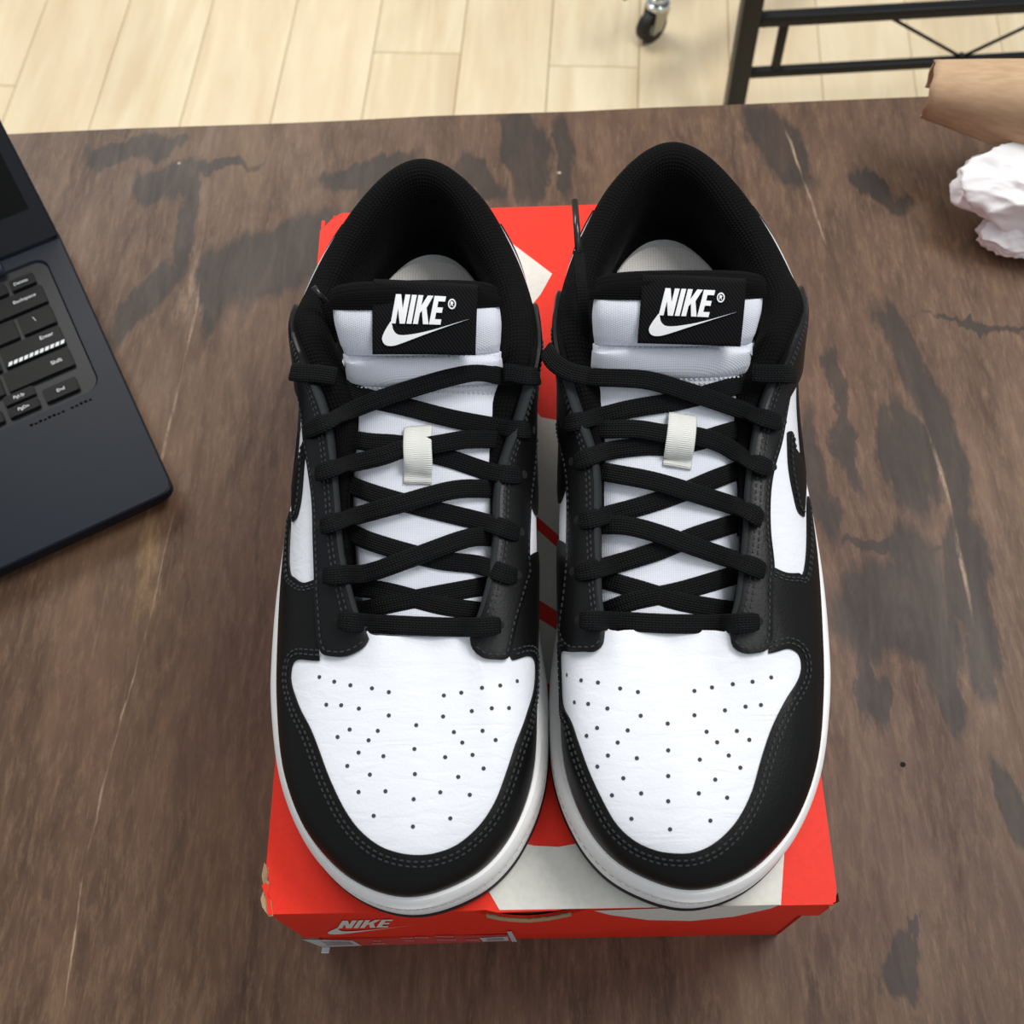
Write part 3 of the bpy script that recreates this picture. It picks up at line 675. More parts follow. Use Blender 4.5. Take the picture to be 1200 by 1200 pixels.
# ---- tongue surface  (v, w, half width, x centre)
TG0 = np.array([(84, 58, 22, -10), (97, 62.5, 25, -9.5), (112, 67, 28, -8.5), (130, 72.5, 29, -8), (150, 77.5, 30, -7.5), (168, 82, 31, -7), (180, 86, 31.5, -6.5), (187, 88.5, 32, -6.2),
               (190.5, 92.5, 32, -6), (194, 97.5, 32, -5.6), (196.5, 99, 32, -5.4), (199, 101.8, 33, -5), (204, 107.5, 34, -4.5), (208.5, 111.5, 34, -4), (212.2, 114.6, 33.5, -3.5), (215, 116.2, 32.5, -3)])/1000
TG = TG0
def tongue_pt(b, a, h=0.0):
    """b in [0, len-1] along, a in [-1,1] across"""
    b = np.asarray(b, float); n = len(TG)
    i = np.clip(np.floor(b).astype(int), 0, n-2); u = (b-i)[:, None]
    p0, p1, p2, p3 = TG[np.maximum(i-1, 0)], TG[i], TG[i+1], TG[np.minimum(i+2, n-1)]
    q = .5*((2*p1)+(-p0+p2)*u+(2*p0-5*p1+4*p2-p3)*u*u+(-p0+3*p1-3*p2+p3)*u**3)
    dq = .5*((-p0+p2)+2*(2*p0-5*p1+4*p2-p3)*u+3*(-p0+3*p1-3*p2+p3)*u*u)
    nv, nw = -dq[:, 1], dq[:, 0]; L = np.hypot(nv, nw); nv = nv/L; nw = nw/L
    a = np.asarray(a, float); crown = -.0085*np.abs(a)**3
    hh_ = np.asarray(h)+crown
    return np.stack([q[:, 3]+q[:, 2]*a, q[:, 0]+nv*hh_, q[:, 1]+nw*hh_], 1)
nb, na = 120, 40
tb_, ta_ = np.meshgrid(np.linspace(0, len(TG)-1, nb), np.linspace(-1, 1, na), indexing='ij')
TF = [(i*na+j, i*na+j+1, (i+1)*na+j+1, (i+1)*na+j) for i in range(nb-1) for j in range(na-1)]
def set_shoe(sh):
    """the surfaces of one of the two sneakers, for building and for finding points on them"""
    global CTRL, TG, BV, BT, BTO
    CTRL = CTRLS[sh]; TG = TG0.copy(); TG[:, 0] /= KY[sh]
    GV = wall(tt, ss); TV = tongue_pt(tb_.ravel(), ta_.ravel())
    BV = BVHTree.FromPolygons([tuple(v) for v in GV], GF)
    BT = BVHTree.FromPolygons([tuple(v) for v in GV]+[tuple(v) for v in TV], [f for f in GF]+[tuple(q+len(GV) for q in f) for f in TF])
    BTO = BVHTree.FromPolygons([tuple(v) for v in TV], TF)
def hit_all(sh, x, y, bv=None):
    o, d = ray_local(sh, x, y); r = (bv or BT).ray_cast(Vector(o), Vector(d))
    if r[0] is None: r = (bv or BT).ray_cast(Vector(o), Vector(d+np.array([0, .0, 0])))
    return None if r[0] is None else np.array(r[0])
def at_height(sh, x, y, wz):
    o, d = ray_local(sh, x, y); return o+d*((wz-o[2])/d[2])
def tongue_ba(P):
    r = BTO.find_nearest(Vector(P)); i, j = divmod(r[2], na-1)
    best = None
    for db in np.linspace(0, 1, 5):
        for da in np.linspace(0, 1, 5):
            b = (i+db)/(nb-1)*(len(TG)-1); a = -1+2*(j+da)/(na-1); q = tongue_pt([b], [a])[0]; e = np.linalg.norm(q-P)
            if best is None or e < best[0]: best = (e, b, a)
    return best[1], best[2]

def lace(name, sh, pts, parent, lift=.0022, width=.0074, th=.0017, ends=(0, 0), top=0.0):
    """pts: pixel centre line; ends: 1 = dips into an eyelet, 2 = goes under the eyestay"""
    mm = FRAMES[sh][2]; P = np.array(pts, float)
    if ends[0] == 2: P = np.vstack([P[0]+(P[0]-P[1])/np.linalg.norm(P[0]-P[1])*26, P])
    if ends[1] == 2: P = np.vstack([P, P[-1]+(P[-1]-P[-2])/np.linalg.norm(P[-1]-P[-2])*26])
    D = resample(catmull(P, 8), 3.0); W = []; N_ = len(D)
    for i, (x, y) in enumerate(D):
        u = i/(N_-1); over = (ends[0] if u < .5 else ends[1]) == 1
        ht = hit_all(sh, x, y, BTO); hw = hit_all(sh, x, y, BV) if over else None
        z = ht[2] if ht is not None else np.nan
        if hw is not None and (np.isnan(z) or hw[2] > z-.001): z = hw[2]+.0030
        W.append(z)
    W = np.array(W); ok = ~np.isnan(W); W = np.interp(np.arange(len(W)), np.arange(len(W))[ok], W[ok])
    for q in range(3):
        K = 3; Wp = np.pad(W, K, mode='edge'); Sm = np.convolve(Wp, np.ones(2*K+1)/(2*K+1), 'valid'); W = np.maximum(W, Sm) if q < 2 else Sm
    n = len(W); u = np.linspace(0, 1, n)
    W = W+lift+top*np.sin(np.pi*u)
    dist = np.r_[0, np.cumsum(np.linalg.norm(np.diff(D, axis=0), axis=1))]
    for e, dd in ((ends[0], dist), (ends[1], dist[-1]-dist)):
        if e == 1: W -= .0022*np.clip(1-dd/7, 0, 1)**2
        if e == 2: W -= .0030*np.clip(1-dd/30, 0, 1)
    C = np.array([at_height(sh, D[i, 0], D[i, 1], W[i]) for i in range(n)])
    return ribbon(name, C, parent, mm, width, th, endpinch=(ends[0] == 1, ends[1] == 1))
def ribbon(name, C, parent, mm, width, th, endpinch=(False, False), nvec=None, mat=None):
    C = resample(C, .0016); n = len(C)
    tg = np.gradient(C, axis=0); tg /= np.linalg.norm(tg, axis=1, keepdims=True)
    sec = [(-1, 0), (-.93, .6), (-.7, .95), (-.35, 1), (0, .96), (.35, 1), (.7, .95), (.93, .6), (1, 0), (.8, -.9), (0, -1), (-.8, -.9)]
    vs, uvs, fs = [], [], []; L = np.r_[0, np.cumsum(np.linalg.norm(np.diff(C, axis=0), axis=1))]
    for i in range(n):
        if nvec is None: nn = np.array([C[i, 0]*9+.05, -.42, 1.0])
        else: nn = np.array(nvec[i] if np.ndim(nvec) == 2 else nvec, float)
        nn -= tg[i]*(nn@tg[i]); nn /= np.linalg.norm(nn); sd = np.cross(tg[i], nn)
        wf = 1.0
        if endpinch[0]: wf *= .84+.16*min(1, L[i]/.004)
        if endpinch[1]: wf *= .84+.16*min(1, (L[-1]-L[i])/.004)
        for k, (a, b) in enumerate(sec):
            vs.append(C[i]+sd*a*width/2*wf+nn*b*th/2); uvs.append((L[i]*1000, (a+1)/2 if k <= 8 else (a+1)/2))
    m_ = len(sec)
    for i in range(n-1):
        for k in range(m_):
            a = i*m_+k; b = i*m_+(k+1) % m_; fs.append((a, b, b+m_, a+m_))
    fs += [tuple(range(m_))[::-1], tuple(range((n-1)*m_, n*m_))]
    vs = np.array(vs); vs[:, 0] *= mm
    return py_mesh(name, vs, fs, mat or M['lace'], parent, True, uvs=uvs)

PERF = {1: [(300+x/3.3333, 740+y/3.3333) for x, y in [(248,178),(306,196),(369,210),(453,222),(519,237),(734,250),(802,239),(883,220),(954,211),(1020,194),(275,286),(333,288),(402,301),(519,328),(731,332),(843,311),(921,300),(988,299),(626,366),(366,383),(476,388),(773,393),(885,388),(319,412),(440,425),(806,434),(936,424),(401,473),(498,487),(619,459),(739,491),(846,482),(357,525),(445,559),(621,557),(889,535),(790,568),(401,627),(506,624),(616,655),(720,628),(835,638),(460,720),(613,762),(759,730)]],
        2: [(620+x/3.158, 740+y/3.158) for x, y in [(140,161),(193,181),(255,189),(337,211),(403,224),(612,220),(677,207),(754,195),(827,186),(896,170),(168,262),(219,268),(290,285),(413,312),(513,341),(612,310),(725,292),(801,278),(858,272),(252,357),(213,386),(365,366),(657,371),(769,368),(328,411),(696,410),(815,401),(515,440),(292,459),(399,469),(632,474),(739,459),(253,500),(782,504),(349,543),(515,535),(689,548),(307,606),(415,599),(515,628),(628,599),(733,615),(379,693),(522,732),(671,700)]]}
LACES = {
 1: [('u', [(561,716),(518,710),(456,694),(419,688)], (2,2)), ('u', [(430,714),(487,702),(540,692),(574,686)], (2,2)),
     ('b', [(398,728),(440,731),(500,734),(555,735),(585,733)], (1,1)),
     ('l', [(604,675),(590,672),(561,662),(518,657),(479,648),(433,634),(405,621)], (1,2)), ('t', [(380,675),(405,673),(433,671),(490,651),(547,631),(577,629)], (1,2)),
     ('l', [(607,625),(575,614),(518,600),(473,589),(433,577),(402,565)], (1,2)), ('t', [(377,617),(405,608),(467,591),(532,574),(580,573)], (1,2)),
     ('l', [(610,557),(575,553),(532,539),(507,532),(470,521),(433,518),(395,512)], (1,2)), ('t', [(371,555),(399,546),(447,535),(473,526),(510,521),(547,515),(583,515)], (1,2)),
     ('l', [(620,504),(589,501),(532,491),(476,477),(433,467),(397,452)], (1,2)), ('t', [(357,505),(377,497),(433,472),(490,453),(532,441),(561,436),(588,441)], (1,2))],
 2: [('u', [(713,715),(745,704),(800,692),(860,674)], (2,2)), ('u', [(707,679),(749,691),(800,706),(860,716)], (2,2)),
     ('b', [(681,727),(725,728),(785,731),(850,731),(888,729)], (1,1)),
     ('l', [(675,671),(710,664),(770,646),(815,628),(866,612)], (1,2)), ('t', [(895,669),(875,661),(830,646),(770,625),(734,616),(703,615)], (1,2)),
     ('l', [(680,611),(710,604),(755,592),(800,577),(836,562),(866,551)], (1,2)), ('t', [(892,609),(875,598),(830,583),(770,565),(725,556),(702,552)], (1,2)),
     ('l', [(674,542),(710,529),(755,523),(782,523),(818,517),(848,508),(878,500)], (1,2)), ('t', [(903,549),(875,538),(845,520),(815,511),(779,508),(746,503),(707,503)], (1,2)),
     ('l', [(663,497),(695,490),(740,479),(800,469),(845,457),(880,447)], (1,2)), ('t', [(914,495),(890,488),(845,472),(800,457),(755,445),(692,442)], (1,2))]}
TOPL = {1: [[(342,436),(352,437),(372,438),(394,441)], [(630,441),(612,440),(600,437),(590,437)]],
        2: [[(640,410),(650,425),(668,436),(690,441)], [(930,439),(915,438),(898,438),(882,437)]]}
LABELQ = {1: [(436, 415), (557, 416), (560, 337), (437, 330)], 2: [(747, 402), (868, 406), (875, 330), (753, 324)]}
TABPX = {1: [(490, 500), (489, 520), (490, 545), (489, 567)], 2: [(800, 486), (799, 505), (796, 528), (793, 548)]}

def sneaker(sh, label):
    set_shoe(sh)
    o, ang, mm = FRAMES[sh]
    root = thing('sneaker', label, 'shoe', (o[0], o[1], HB), -ang, 'pair of black and white low sneakers')
    root.scale = (1, KY[sh], 1)
    def loc(P): P = np.array(P, float); P[:, 0] *= mm; return P
    # --- outsole and midsole: sweep round the bite line
    n = 32*8; t = np.arange(n)/8.0; C = cr(t)[:, 0]; tg = np.roll(C, -2, 0)-np.roll(C, 2, 0); tg[:, 2] = 0; tg /= np.linalg.norm(tg, axis=1, keepdims=True)
    nn = np.stack([tg[:, 1], -tg[:, 0]], 1)
    if nn[n//4][0] < 0: nn = -nn
    for _ in range(6): nn = (np.roll(nn, 1, 0)+nn*2+np.roll(nn, -1, 0))/4
    nn /= np.linalg.norm(nn, axis=1, keepdims=True)
    gr = .0044+.0020*np.clip((C[:, 1]-.03)/.06, 0, 1)-.0018*np.clip((C[:, 1]-.2)/.08, 0, 1)-.0018*np.clip(-C[:, 0]/.03, 0, 1)*np.clip((C[:, 1]-.09)/.05, 0, 1)
    spring = .004*np.clip(1-C[:, 1]/.05, 0, 1)**2     # toe spring
    def sweep(name, prof, mat, cap=None):
        vs, fs = [], []
        for i in range(n):
            for a, z, zt in prof:       # offset factor, height, whether measured from the bite line
                x, y = C[i, :2]+nn[i]*(gr[i]*a if a >= 0 else a*.01)
                zz = (C[i, 2]+z) if zt else (z+spring[i])
                vs.append((x, y, zz))
        m_ = len(prof)
        for i in range(n):
            for k in range(m_-1):
                a = i*m_+k; b = ((i+1) % n)*m_+k; fs.append((a, b, b+1, a+1))
        if cap is not None: fs.append(tuple(i*m_+cap for i in range(n)))
        return py_mesh(name, loc(vs), fs, mat, root, True, sharp=40)
    sweep('outsole', [(.2, .0, 0), (.95, .0, 0), (1.16, .0012, 0), (1.18, .004, 0), (1.0, .0052, 0), (.5, .0055, 0)], M['outsole'], cap=0)
    sweep('midsole', [(.5, .0046, 0), (1.02, .0048, 0), (1.10, .0065, 0), (1.13, .0105, 0), (1.10, .0140, 0), (1.01, .0152, 0), (1.0, .0160, 0), (1.07, .0172, 0), (1.10, .0205, 0), (1.02, -.0040, 1), (.86, -.0012, 1), (.62, .0006, 1), (.32, .0010, 1), (.08, .0002, 1), (-.1, -.002, 1), (-.3, -.003, 1)], M['midsole'], cap=15)
    # midsole stitching sits in the groove under the lip
    P = np.stack([C[:, 0]+nn[:, 0]*gr*1.02, C[:, 1]+nn[:, 1]*gr*1.02, .0157+spring], 1); Nn = np.concatenate([nn, np.zeros((n, 1))], 1)
    stitches('sidewall_stitching', [(np.vstack([P, P[:1]]), np.vstack([Nn, Nn[:1]]))], M['midsole_stitch'], root, mm, 3.6, 2.4, .0003, .0004)
    # --- white leather upper
    n_t, n_s = 32*8, 26; vs, fs = [], []
    tt_ = np.repeat(np.arange(n_t)/8.0, n_s); ss_ = np.tile(np.r_[-.0, np.linspace(.03, 1, n_s-1)], n_t)
    Wv = wall(tt_, ss_); Wn = wall_n(tt_, ss_); Wi = Wv-Wn*.0016; Wv = loc(Wv); Wi = loc(Wi); N0 = len(Wv)
    for i in range(n_t):
        for j in range(n_s-1):
            a = i*n_s+j; b = ((i+1) % n_t)*n_s+j
            fs += [(a, b, b+1, a+1)]
    f2 = [(a_+N0, d_+N0, c_+N0, b_+N0) for a_, b_, c_, d_ in fs]
    rim = [(i*n_s+n_s-1, ((i+1) % n_t)*n_s+n_s-1, ((i+1) % n_t)*n_s+n_s-1+N0, i*n_s+n_s-1+N0) for i in range(n_t)]
    low = [(i*n_s, ((i+1) % n_t)*n_s, ((i+1) % n_t)*n_s+N0, i*n_s+N0) for i in range(n_t)]
    py_mesh('upper', np.vstack([Wv, Wi]), fs+f2+low, M['white_leather'], root, True, sharp=60)
    lt = np.repeat(np.linspace(5.6, 26.4, 150), 12); ls = np.tile(np.linspace(.3, .985, 12), 150)
    LI = loc(wall(lt, ls)-wall_n(lt, ls)*.0024)
    py_mesh('inner_lining', LI, [(i*12+j, i*12+j+1, (i+1)*12+j+1, (i+1)*12+j) for i in range(149) for j in range(11)], M['tongue_black'], root, True)
    bt = np.arange(256)/8.0; bW = wall(bt, np.ones(256)); bN = wall_n(bt, np.full(256, .99)); bI = bW-wall(bt, np.full(256, .97)); bI /= np.linalg.norm(bI, axis=1, keepdims=True)
    keep = [i for i in range(256) if 5.1 < bt[i] < 26.9]; vs = []
    for i in keep:
        for a, b in ((-.0005, .0006), (.0005, .0004), (.0005, -.0020), (-.0010, -.0022)): vs.append(bW[i]+bI[i]*a+bN[i]*b)
    py_mesh('top_binding', loc(vs), [(i*4+k, i*4+k+1, i*4+k+5, i*4+k+4) for i in range(len(keep)-1) for k in range(3)], M['tongue_black'], root, True)
    # --- overlays
    p_ = make_panels(sh)
    sheet('toe_guard', p_['guard'], .0011, M['black_leather'], root, sh, 0, 2.6, 1.2)
    sheet('curved_side_overlay', p_['swoosh_l'], .0013, M['black_leather'], root, sh); sheet('curved_side_overlay', swoosh_m, .0013, M['black_leather'], root, sh)
    sheet('heel_counter', heel_c, .0012, M['black_leather'], root, sh, 0, 3.2); sheet('heel_tab', heel_t, .0012, M['black_leather'], root, sh, 0, 3.0)
    sheet('eyestay', p_['eye_lat'], .0013, M['black_gloss_leather'], root, sh, .0011, 2.2); sheet('eyestay', p_['eye_med'], .0013, M['black_gloss_leather'], root, sh, .0011, 2.2)
    # grey cut edge of the eyestays along the throat
    for sg in (1, -1):
        tq = np.linspace(5.15, 9.6, 70)*sg; A_ = wall(tq, np.full(70, 1.0)); N_ = wall_n(tq, np.full(70, .99))
        inn = wall(tq, np.full(70, 1.0))-wall(tq, np.full(70, .96)); inn /= np.linalg.norm(inn, axis=1, keepdims=True)
        vs, fs = [], []
        for i in range(70):
            for a, b in ((-.0006, .0026), (.0007, .0022), (.0009, .0004), (.0006, -.0016), (-.0006, -.0016)): vs.append(A_[i]+inn[i]*a+N_[i]*b)
        for i in range(69):
            for k in range(4): fs.append((i*5+k, i*5+k+1, i*5+k+6, i*5+k+5))
        py_mesh('eyestay_edge', loc(vs), fs, M['edge_grey'], root, True)
    # --- stitching
    paths = []
    for key_, offs, lf in (('l_vamp', (-.0022, -.0040), .0011), ('l_wing', (-.0018, -.0030), .0011), ('l_eye_lat', (-.0018,), .0023), ('l_eye_med', (.0018,), .0023), ('l_sw', (-.0017,), .0013)):
        for off in offs: W_, N_ = offset_path(p_[key_], off); paths.append((W_+N_*lf, N_))
    for sg in (1, -1):
        for ds in (.045, .075):
            tq = np.linspace(5.4, 10.6, 90)*sg; s_ = np.full(90, 1-ds); paths.append((wall(tq, s_)+wall_n(tq, s_)*.0024, wall_n(tq, s_)))
    stitches('stitching', paths, M['stitch'], root, mm)
    # --- perforations
    vs, fs = [], []
    for x, y in PERF[sh]:
        t_, s_ = hit_wall(sh, x, y); p = wall([t_], [s_])[0]; nn_ = wall_n([t_], [s_])[0]
        a_ = np.cross(nn_, [0, 1, 0]); a_ /= np.linalg.norm(a_); b_ = np.cross(nn_, a_); b0 = len(vs)
        for k in range(12): q = 2*math.pi*k/12; vs.append(p+nn_*.00012+(a_*math.cos(q)+b_*math.sin(q))*.00078)
        fs.append(tuple(range(b0, b0+12)))
    po = py_mesh('perforations', loc(vs), fs, M['hole'], root, False); po['kind'] = 'stuff'
    # --- eyelets
    for kind, pts, ends in LACES[sh]:
        for k, e in enumerate(ends):
            if e != 1: continue
            x, y = pts[0] if k == 0 else pts[-1]; x2, y2 = pts[1] if k == 0 else pts[-2]
            L_ = math.hypot(x2-x, y2-y); x += (x2-x)/L_*1.0; y += (y2-y)/L_*1.0
            t_, s_ = hit_wall(sh, x, y); p = wall([t_], [s_])[0]; nn_ = wall_n([t_], [s_])[0]
            a_ = np.cross(nn_, [0, 1, 0]); a_ /= np.linalg.norm(a_); b_ = np.cross(nn_, a_)
            py_mesh('eyelet', loc([p+nn_*.00246+(a_*math.cos(q)+b_*math.sin(q))*.0017 for q in np.linspace(0, 2*math.pi, 14, endpoint=False)]), [tuple(range(14))], M['dark_hole'], root, False)
    # --- tongue
    def tmesh(name, b0, b1, a0, a1, h_, mat, nbb=60, naa=34, back=.006, rnd=True):
        vs, fs, uvs = [], [], []
        for i in range(nbb):
            b = b0+(b1-b0)*i/(nbb-1)
            for j in range(naa):
                a = a0+(a1-a0)*j/(naa-1); ed = min(1, min(j, naa-1-j)/2.5); eb = min(1, min(i, nbb-1-i)/1.5)
                f_ = math.sqrt(max(0, 1-(1-ed)**2)) if rnd else 1
                hh_ = h_(b, a)*f_*(.5+.5*eb)
                p = tongue_pt([b], [a], [hh_])[0]; vs.append(p); uvs.append((p[0]*1000, p[1]*1300))
            for j in range(naa):
                a = a0+(a1-a0)*j/(naa-1); p = tongue_pt([b], [a*.98], [-back*(1-.5*abs(a)**4)])[0]; vs.append(p); uvs.append((p[0]*1000, p[1]*1300))
        R_ = 2*naa
        for i in range(nbb-1):
            for j in range(naa-1):
                a = i*R_+j; fs += [(a, a+1, a+R_+1, a+R_), (a+naa, a+naa+R_, a+naa+R_+1, a+naa+1)]
            fs += [(i*R_, i*R_+R_, i*R_+naa+R_, i*R_+naa), (i*R_+naa-1, i*R_+2*naa-1, i*R_+R_+2*naa-1, i*R_+R_+naa-1)]
        for i in (0, nbb-1): fs += [(i*R_+j, i*R_+naa+j, i*R_+naa+j+1, i*R_+j+1) for j in range(naa-1)]
        return py_mesh(name, loc(vs), fs, mat, root, True, uvs=uvs, sharp=70)
    tmesh('tongue', 0, 7.35, -1, 1, lambda b, a: .0008, M['tongue_white'], 70, 30, .004)
    tmesh('tongue_padded_ridge', 7.3, 10.1, -.99, .99, lambda b, a: .0008+.0026*math.sin(math.pi*min(1, max(0, (b-7.3)/2.8)))**.7, M['tongue_white'], 34, 40, .006)
    tmesh('tongue_pad', 10.05, 13.5, -.97, .97, lambda b, a: .0010+.0030*math.sin(math.pi*min(1, max(0, (b-10.05)/3.45)))**.6, M['tongue_white'], 44, 44, .008)
    # black trim rolling over the top edge
    vs, fs, uvs = [], [], []; naa = 44; arcn = 14
    for i in range(arcn):
        q = i/(arcn-1)
        for j in range(naa):
            a = (-1+2*j/(naa-1))*1.02; ed = math.sqrt(max(0, 1-abs(a/1.021)**8))
            if q < .35: b = 13.2+(15-13.2)*q/.35; h_ = .0026*ed+.0004; p = tongue_pt([b], [a], [h_])[0]
            else:
                r_ = (q-.35)/.65*math.pi*.95; c0 = tongue_pt([15], [a], [-.0020])[0]
                p = c0+np.array([0, math.sin(r_)*.0045+.0, math.cos(r_)*.0045*1.0])*np.array([1, 1, 1])*(.45+.55*ed)
                if q > .95: p = p+np.array([0, -.004, -.010])
            vs.append(p); uvs.append((p[0]*1000, i*1.4))
    vb0 = len(vs)
    for j in range(naa):
        a = (-1+2*j/(naa-1)); vs.append(tongue_pt([11], [a], [-.008])[0]); uvs.append((0, 0))
    for j in range(naa):
        a = (-1+2*j/(naa-1)); vs.append(tongue_pt([4], [a], [-.006])[0]); uvs.append((0, 0))
    for i in range(arcn+1):
        for j in range(naa-1): a = i*naa+j; fs.append((a, a+1, a+naa+1, a+naa))
    py_mesh('tongue_trim', loc(vs), fs, M['tongue_black'], root, True, uvs=uvs)
    # seams between the pads
    paths = []
    for b in (6.9, 7.25, 9.95):
        aa = np.linspace(-.93, .93, 60); P_ = tongue_pt(np.full(60, b), aa, np.full(60, .0011)); paths.append((P_, np.tile([0, -.5, .87], (60, 1))))
    stitches('tongue_stitching', paths, M['white_stitch'], root, mm, 2.0, 1.3, .0003, .0005)
    # --- woven label on the tongue, slightly proud of the pad
    Q = [at_height(sh, x, y, wz) for (x, y), wz in zip(LABELQ[sh], (.1060, .1060, .1193, .1193))]
    Q = np.array(Q); ex = ((Q[1]-Q[0])+(Q[2]-Q[3]))/2; ey = ((Q[3]-Q[0])+(Q[2]-Q[1]))/2
    nl = np.cross(ex, ey); nl /= np.linalg.norm(nl)
    if nl[2] < 0: nl = -nl
    def LP(u, v, h=0.0):
        a = Q[0]*(1-u)*(1-v)+Q[1]*u*(1-v)+Q[2]*u*v+Q[3]*(1-u)*v
        return a+nl*(.0012*math.sin(math.pi*min(1, max(0, v)))-.0012*(2*u-1)**2+h)
    nu, nv = 28, 18; vs, uvs, fs = [], [], []
    for i in range(nv):
        for j in range(nu): u, v = j/(nu-1), i/(nv-1); vs.append(LP(u, v)); uvs.append((u*41, v*27))
    # the label's top end folds over the trim
    for k in range(1, 6):
        for j in range(nu):
            u = j/(nu-1); p = LP(u, 1.0); r_ = k/5*math.pi*.8; vs.append(p+np.array([0, math.sin(r_)*.0035, -(1-math.cos(r_))*.0045])); uvs.append((u*41, 27+k*2))
    for k in range(1):
        for j in range(nu): u = j/(nu-1); vs.append(LP(u, 1.0)+np.array([0, -.002, -.02])); uvs.append((u*41, 40))
    for i in range(nv+5):
        for j in range(nu-1): a = i*nu+j; fs.append((a, a+1, a+nu+1, a+nu))
    lo = py_mesh('tongue_label', loc(vs), fs, M['label_black'], root, True, uvs=uvs)
    md = lo.modifiers.new('thickness', 'SOLIDIFY'); md.thickness = .0006; md.offset = 0
    # embroidered mark; direction of reading is left to right in the world for both shoes
    vs, fs = [], []
    for pl in MARK+[[(.783, .435), (.790, .435), (.790, .455), (.798, .455), (.808, .435), (.818, .435), (.806, .457), (.814, .466), (.814, .478), (.805, .487), (.783, .487)], None]:
        if pl is None:
            a_, b_ = reg_ring(.80, .46, .045, .012); n_ = len(a_); V = np.array(a_+b_); F = [(k, (k+1) % n_, n_+(k+1) % n_, n_+k) for k in range(n_)]
        else: V, F, d = cdt(np.array([list(p) for p in pl]), .045)
        u0, v0, sc, sv = .10, .13, .83, 1.38
        b0 = len(vs); B = tri_boundary(F)
        for x, y in V: vs.append(LP(u0+x*sc, v0+y*sv*.95, .0010))
        fs += [tuple(q+b0 for q in f) for f in F]
        b1 = len(vs)
        for x, y in V: vs.append(LP(u0+x*sc, v0+y*sv*.95, .0002))
        for a, b in B: fs.append((b+b0, a+b0, a+b1, b+b1))
    py_mesh('embroidered_logo', loc(vs), fs, M['embroidery'], lo, False)
    # --- padded collar and lining
    c0, c1 = 7.0, 25.0; nc = 170; tq = np.linspace(c0, c1, nc); Tq = wall(tq, np.ones(nc)); Oq = cr(tq)[:, 0]
    ctr = np.stack([np.full(nc, -.003), np.clip(Tq[:, 1], .190, .268), np.zeros(nc)], 1)
    dn_ = ctr-Tq; dn_[:, 2] = 0; 
    dn_ /= np.linalg.norm(dn_, axis=1, keepdims=True)
    for _ in range(10): dn_[1:-1] = (dn_[:-2]+dn_[1:-1]*2+dn_[2:])/4
    dn_ /= np.linalg.norm(dn_, axis=1, keepdims=True)
    fat = np.clip((np.minimum(tq-c0, c1-tq)-1.9)/2.6, .05, 1); fata = np.clip((np.minimum(tq-c0, c1-tq)-.6)/1.6, .1, 1)
    heel = np.clip(1-np.abs(tq-16)/4.5, 0, 1)
    prof = [(.2, -5), (-.2, -2), (.1, 1.2), (1.9, 3.5), (5, 4.8), (8.5, 4.6), (11.5, 2.8), (13.6, -.6), (14.6, -5), (14.6, -11), (13.6, -18), (12, -26), (10.5, -34), (9.5, -42)]
    prof = catmull(prof, 2); vs, fs, uvs = [], [], []; arcL = np.r_[0, np.cumsum(np.linalg.norm(np.diff(Tq, axis=0), axis=1))]
    plen = np.r_[0, np.cumsum(np.linalg.norm(np.diff(prof, axis=0), axis=1))]
    for i in range(nc):
        for k, (a, z) in enumerate(prof):
            zz = (z*(.5+.5*fat[i])-5.5*max(0, 1-fat[i]*1.3)) if z > -5 else z
            aa = a*(.25+.75*fata[i])*(1+.12*heel[i]) if a > 0 else a*.6
            zz = zz*.001
            if z < -5: zmin = .034-Tq[i, 2]; zz = max(zmin, -.005-.0055*max(0, 1-fat[i]*1.3)+(z+5)/37*(-.005-zmin)*1.0)
            if z < -5: aa = aa
            vs.append((Tq[i, 0]+dn_[i, 0]*aa*.001, Tq[i, 1]+dn_[i, 1]*aa*.001, Tq[i, 2]+zz)); uvs.append((arcL[i]*1000, plen[k]))
    m_ = len(prof)
    for i in range(nc-1):
        for k in range(m_-1): a = i*m_+k; fs.append((a, a+1, a+m_+1, a+m_))
    py_mesh('collar_lining', loc(vs), fs, M['collar_mesh'], root, True, uvs=uvs)
    # small vertical seam inside the heel
    # --- insole
    Z = .0385; ring_ = []
    for q in np.linspace(0, 2*math.pi, 60, endpoint=False):
        x = math.cos(q); y = math.sin(q)
        ring_.append((-.001+.0335*np.sign(x)*abs(x)**.8, .2035+.090*np.sign(y)*abs(y)**.9))
    V, F, d = cdt(np.array(ring_), .006)
    def SI(V_, h): 
        e = bdist(np.array(ring_), V_); return loc(np.stack([V_[:, 0], V_[:, 1], Z+np.asarray(h)+.004*np.clip(1-e/.02, 0, 1)**2], 1))
    io = slab('insole', V, F, d, SI, .003, M['insole'], root, 0, .003)
    ul = io.data.uv_layers[0]
    for l in ul.data: l.uv = (l.uv[0]*1000, l.uv[1]*1000)
    # --- laces
    lo_ = bpy.data.objects.new('laces', None); COL.objects.link(lo_); lo_.parent = root; lo_.empty_display_size = .02
    for kind, pts, ends in LACES[sh]:
        lace('lace_strand', sh, pts, lo_, {'u': .0008, 'l': .0016, 't': .0028, 'b': .0030}[kind], ends=ends, top={'u': 0, 'l': 0, 't': .0016, 'b': .0006}[kind])
    for pts in TOPL[sh]:
        D = resample(catmull(np.array(pts, float), 8), 3); Wz = np.full(len(D), .0925); Wz[:3] -= np.array([.006, .003, .001])
        Cc = np.array([at_height(sh, *D[i], Wz[i]) for i in range(len(D))]); ribbon('lace_strand', Cc, lo_, mm, .0074, .0018)
    # --- webbing loop the laces pass under
    D = resample(catmull(np.array(TABPX[sh], float), 8), 2.2); nD = len(D); Cc = []
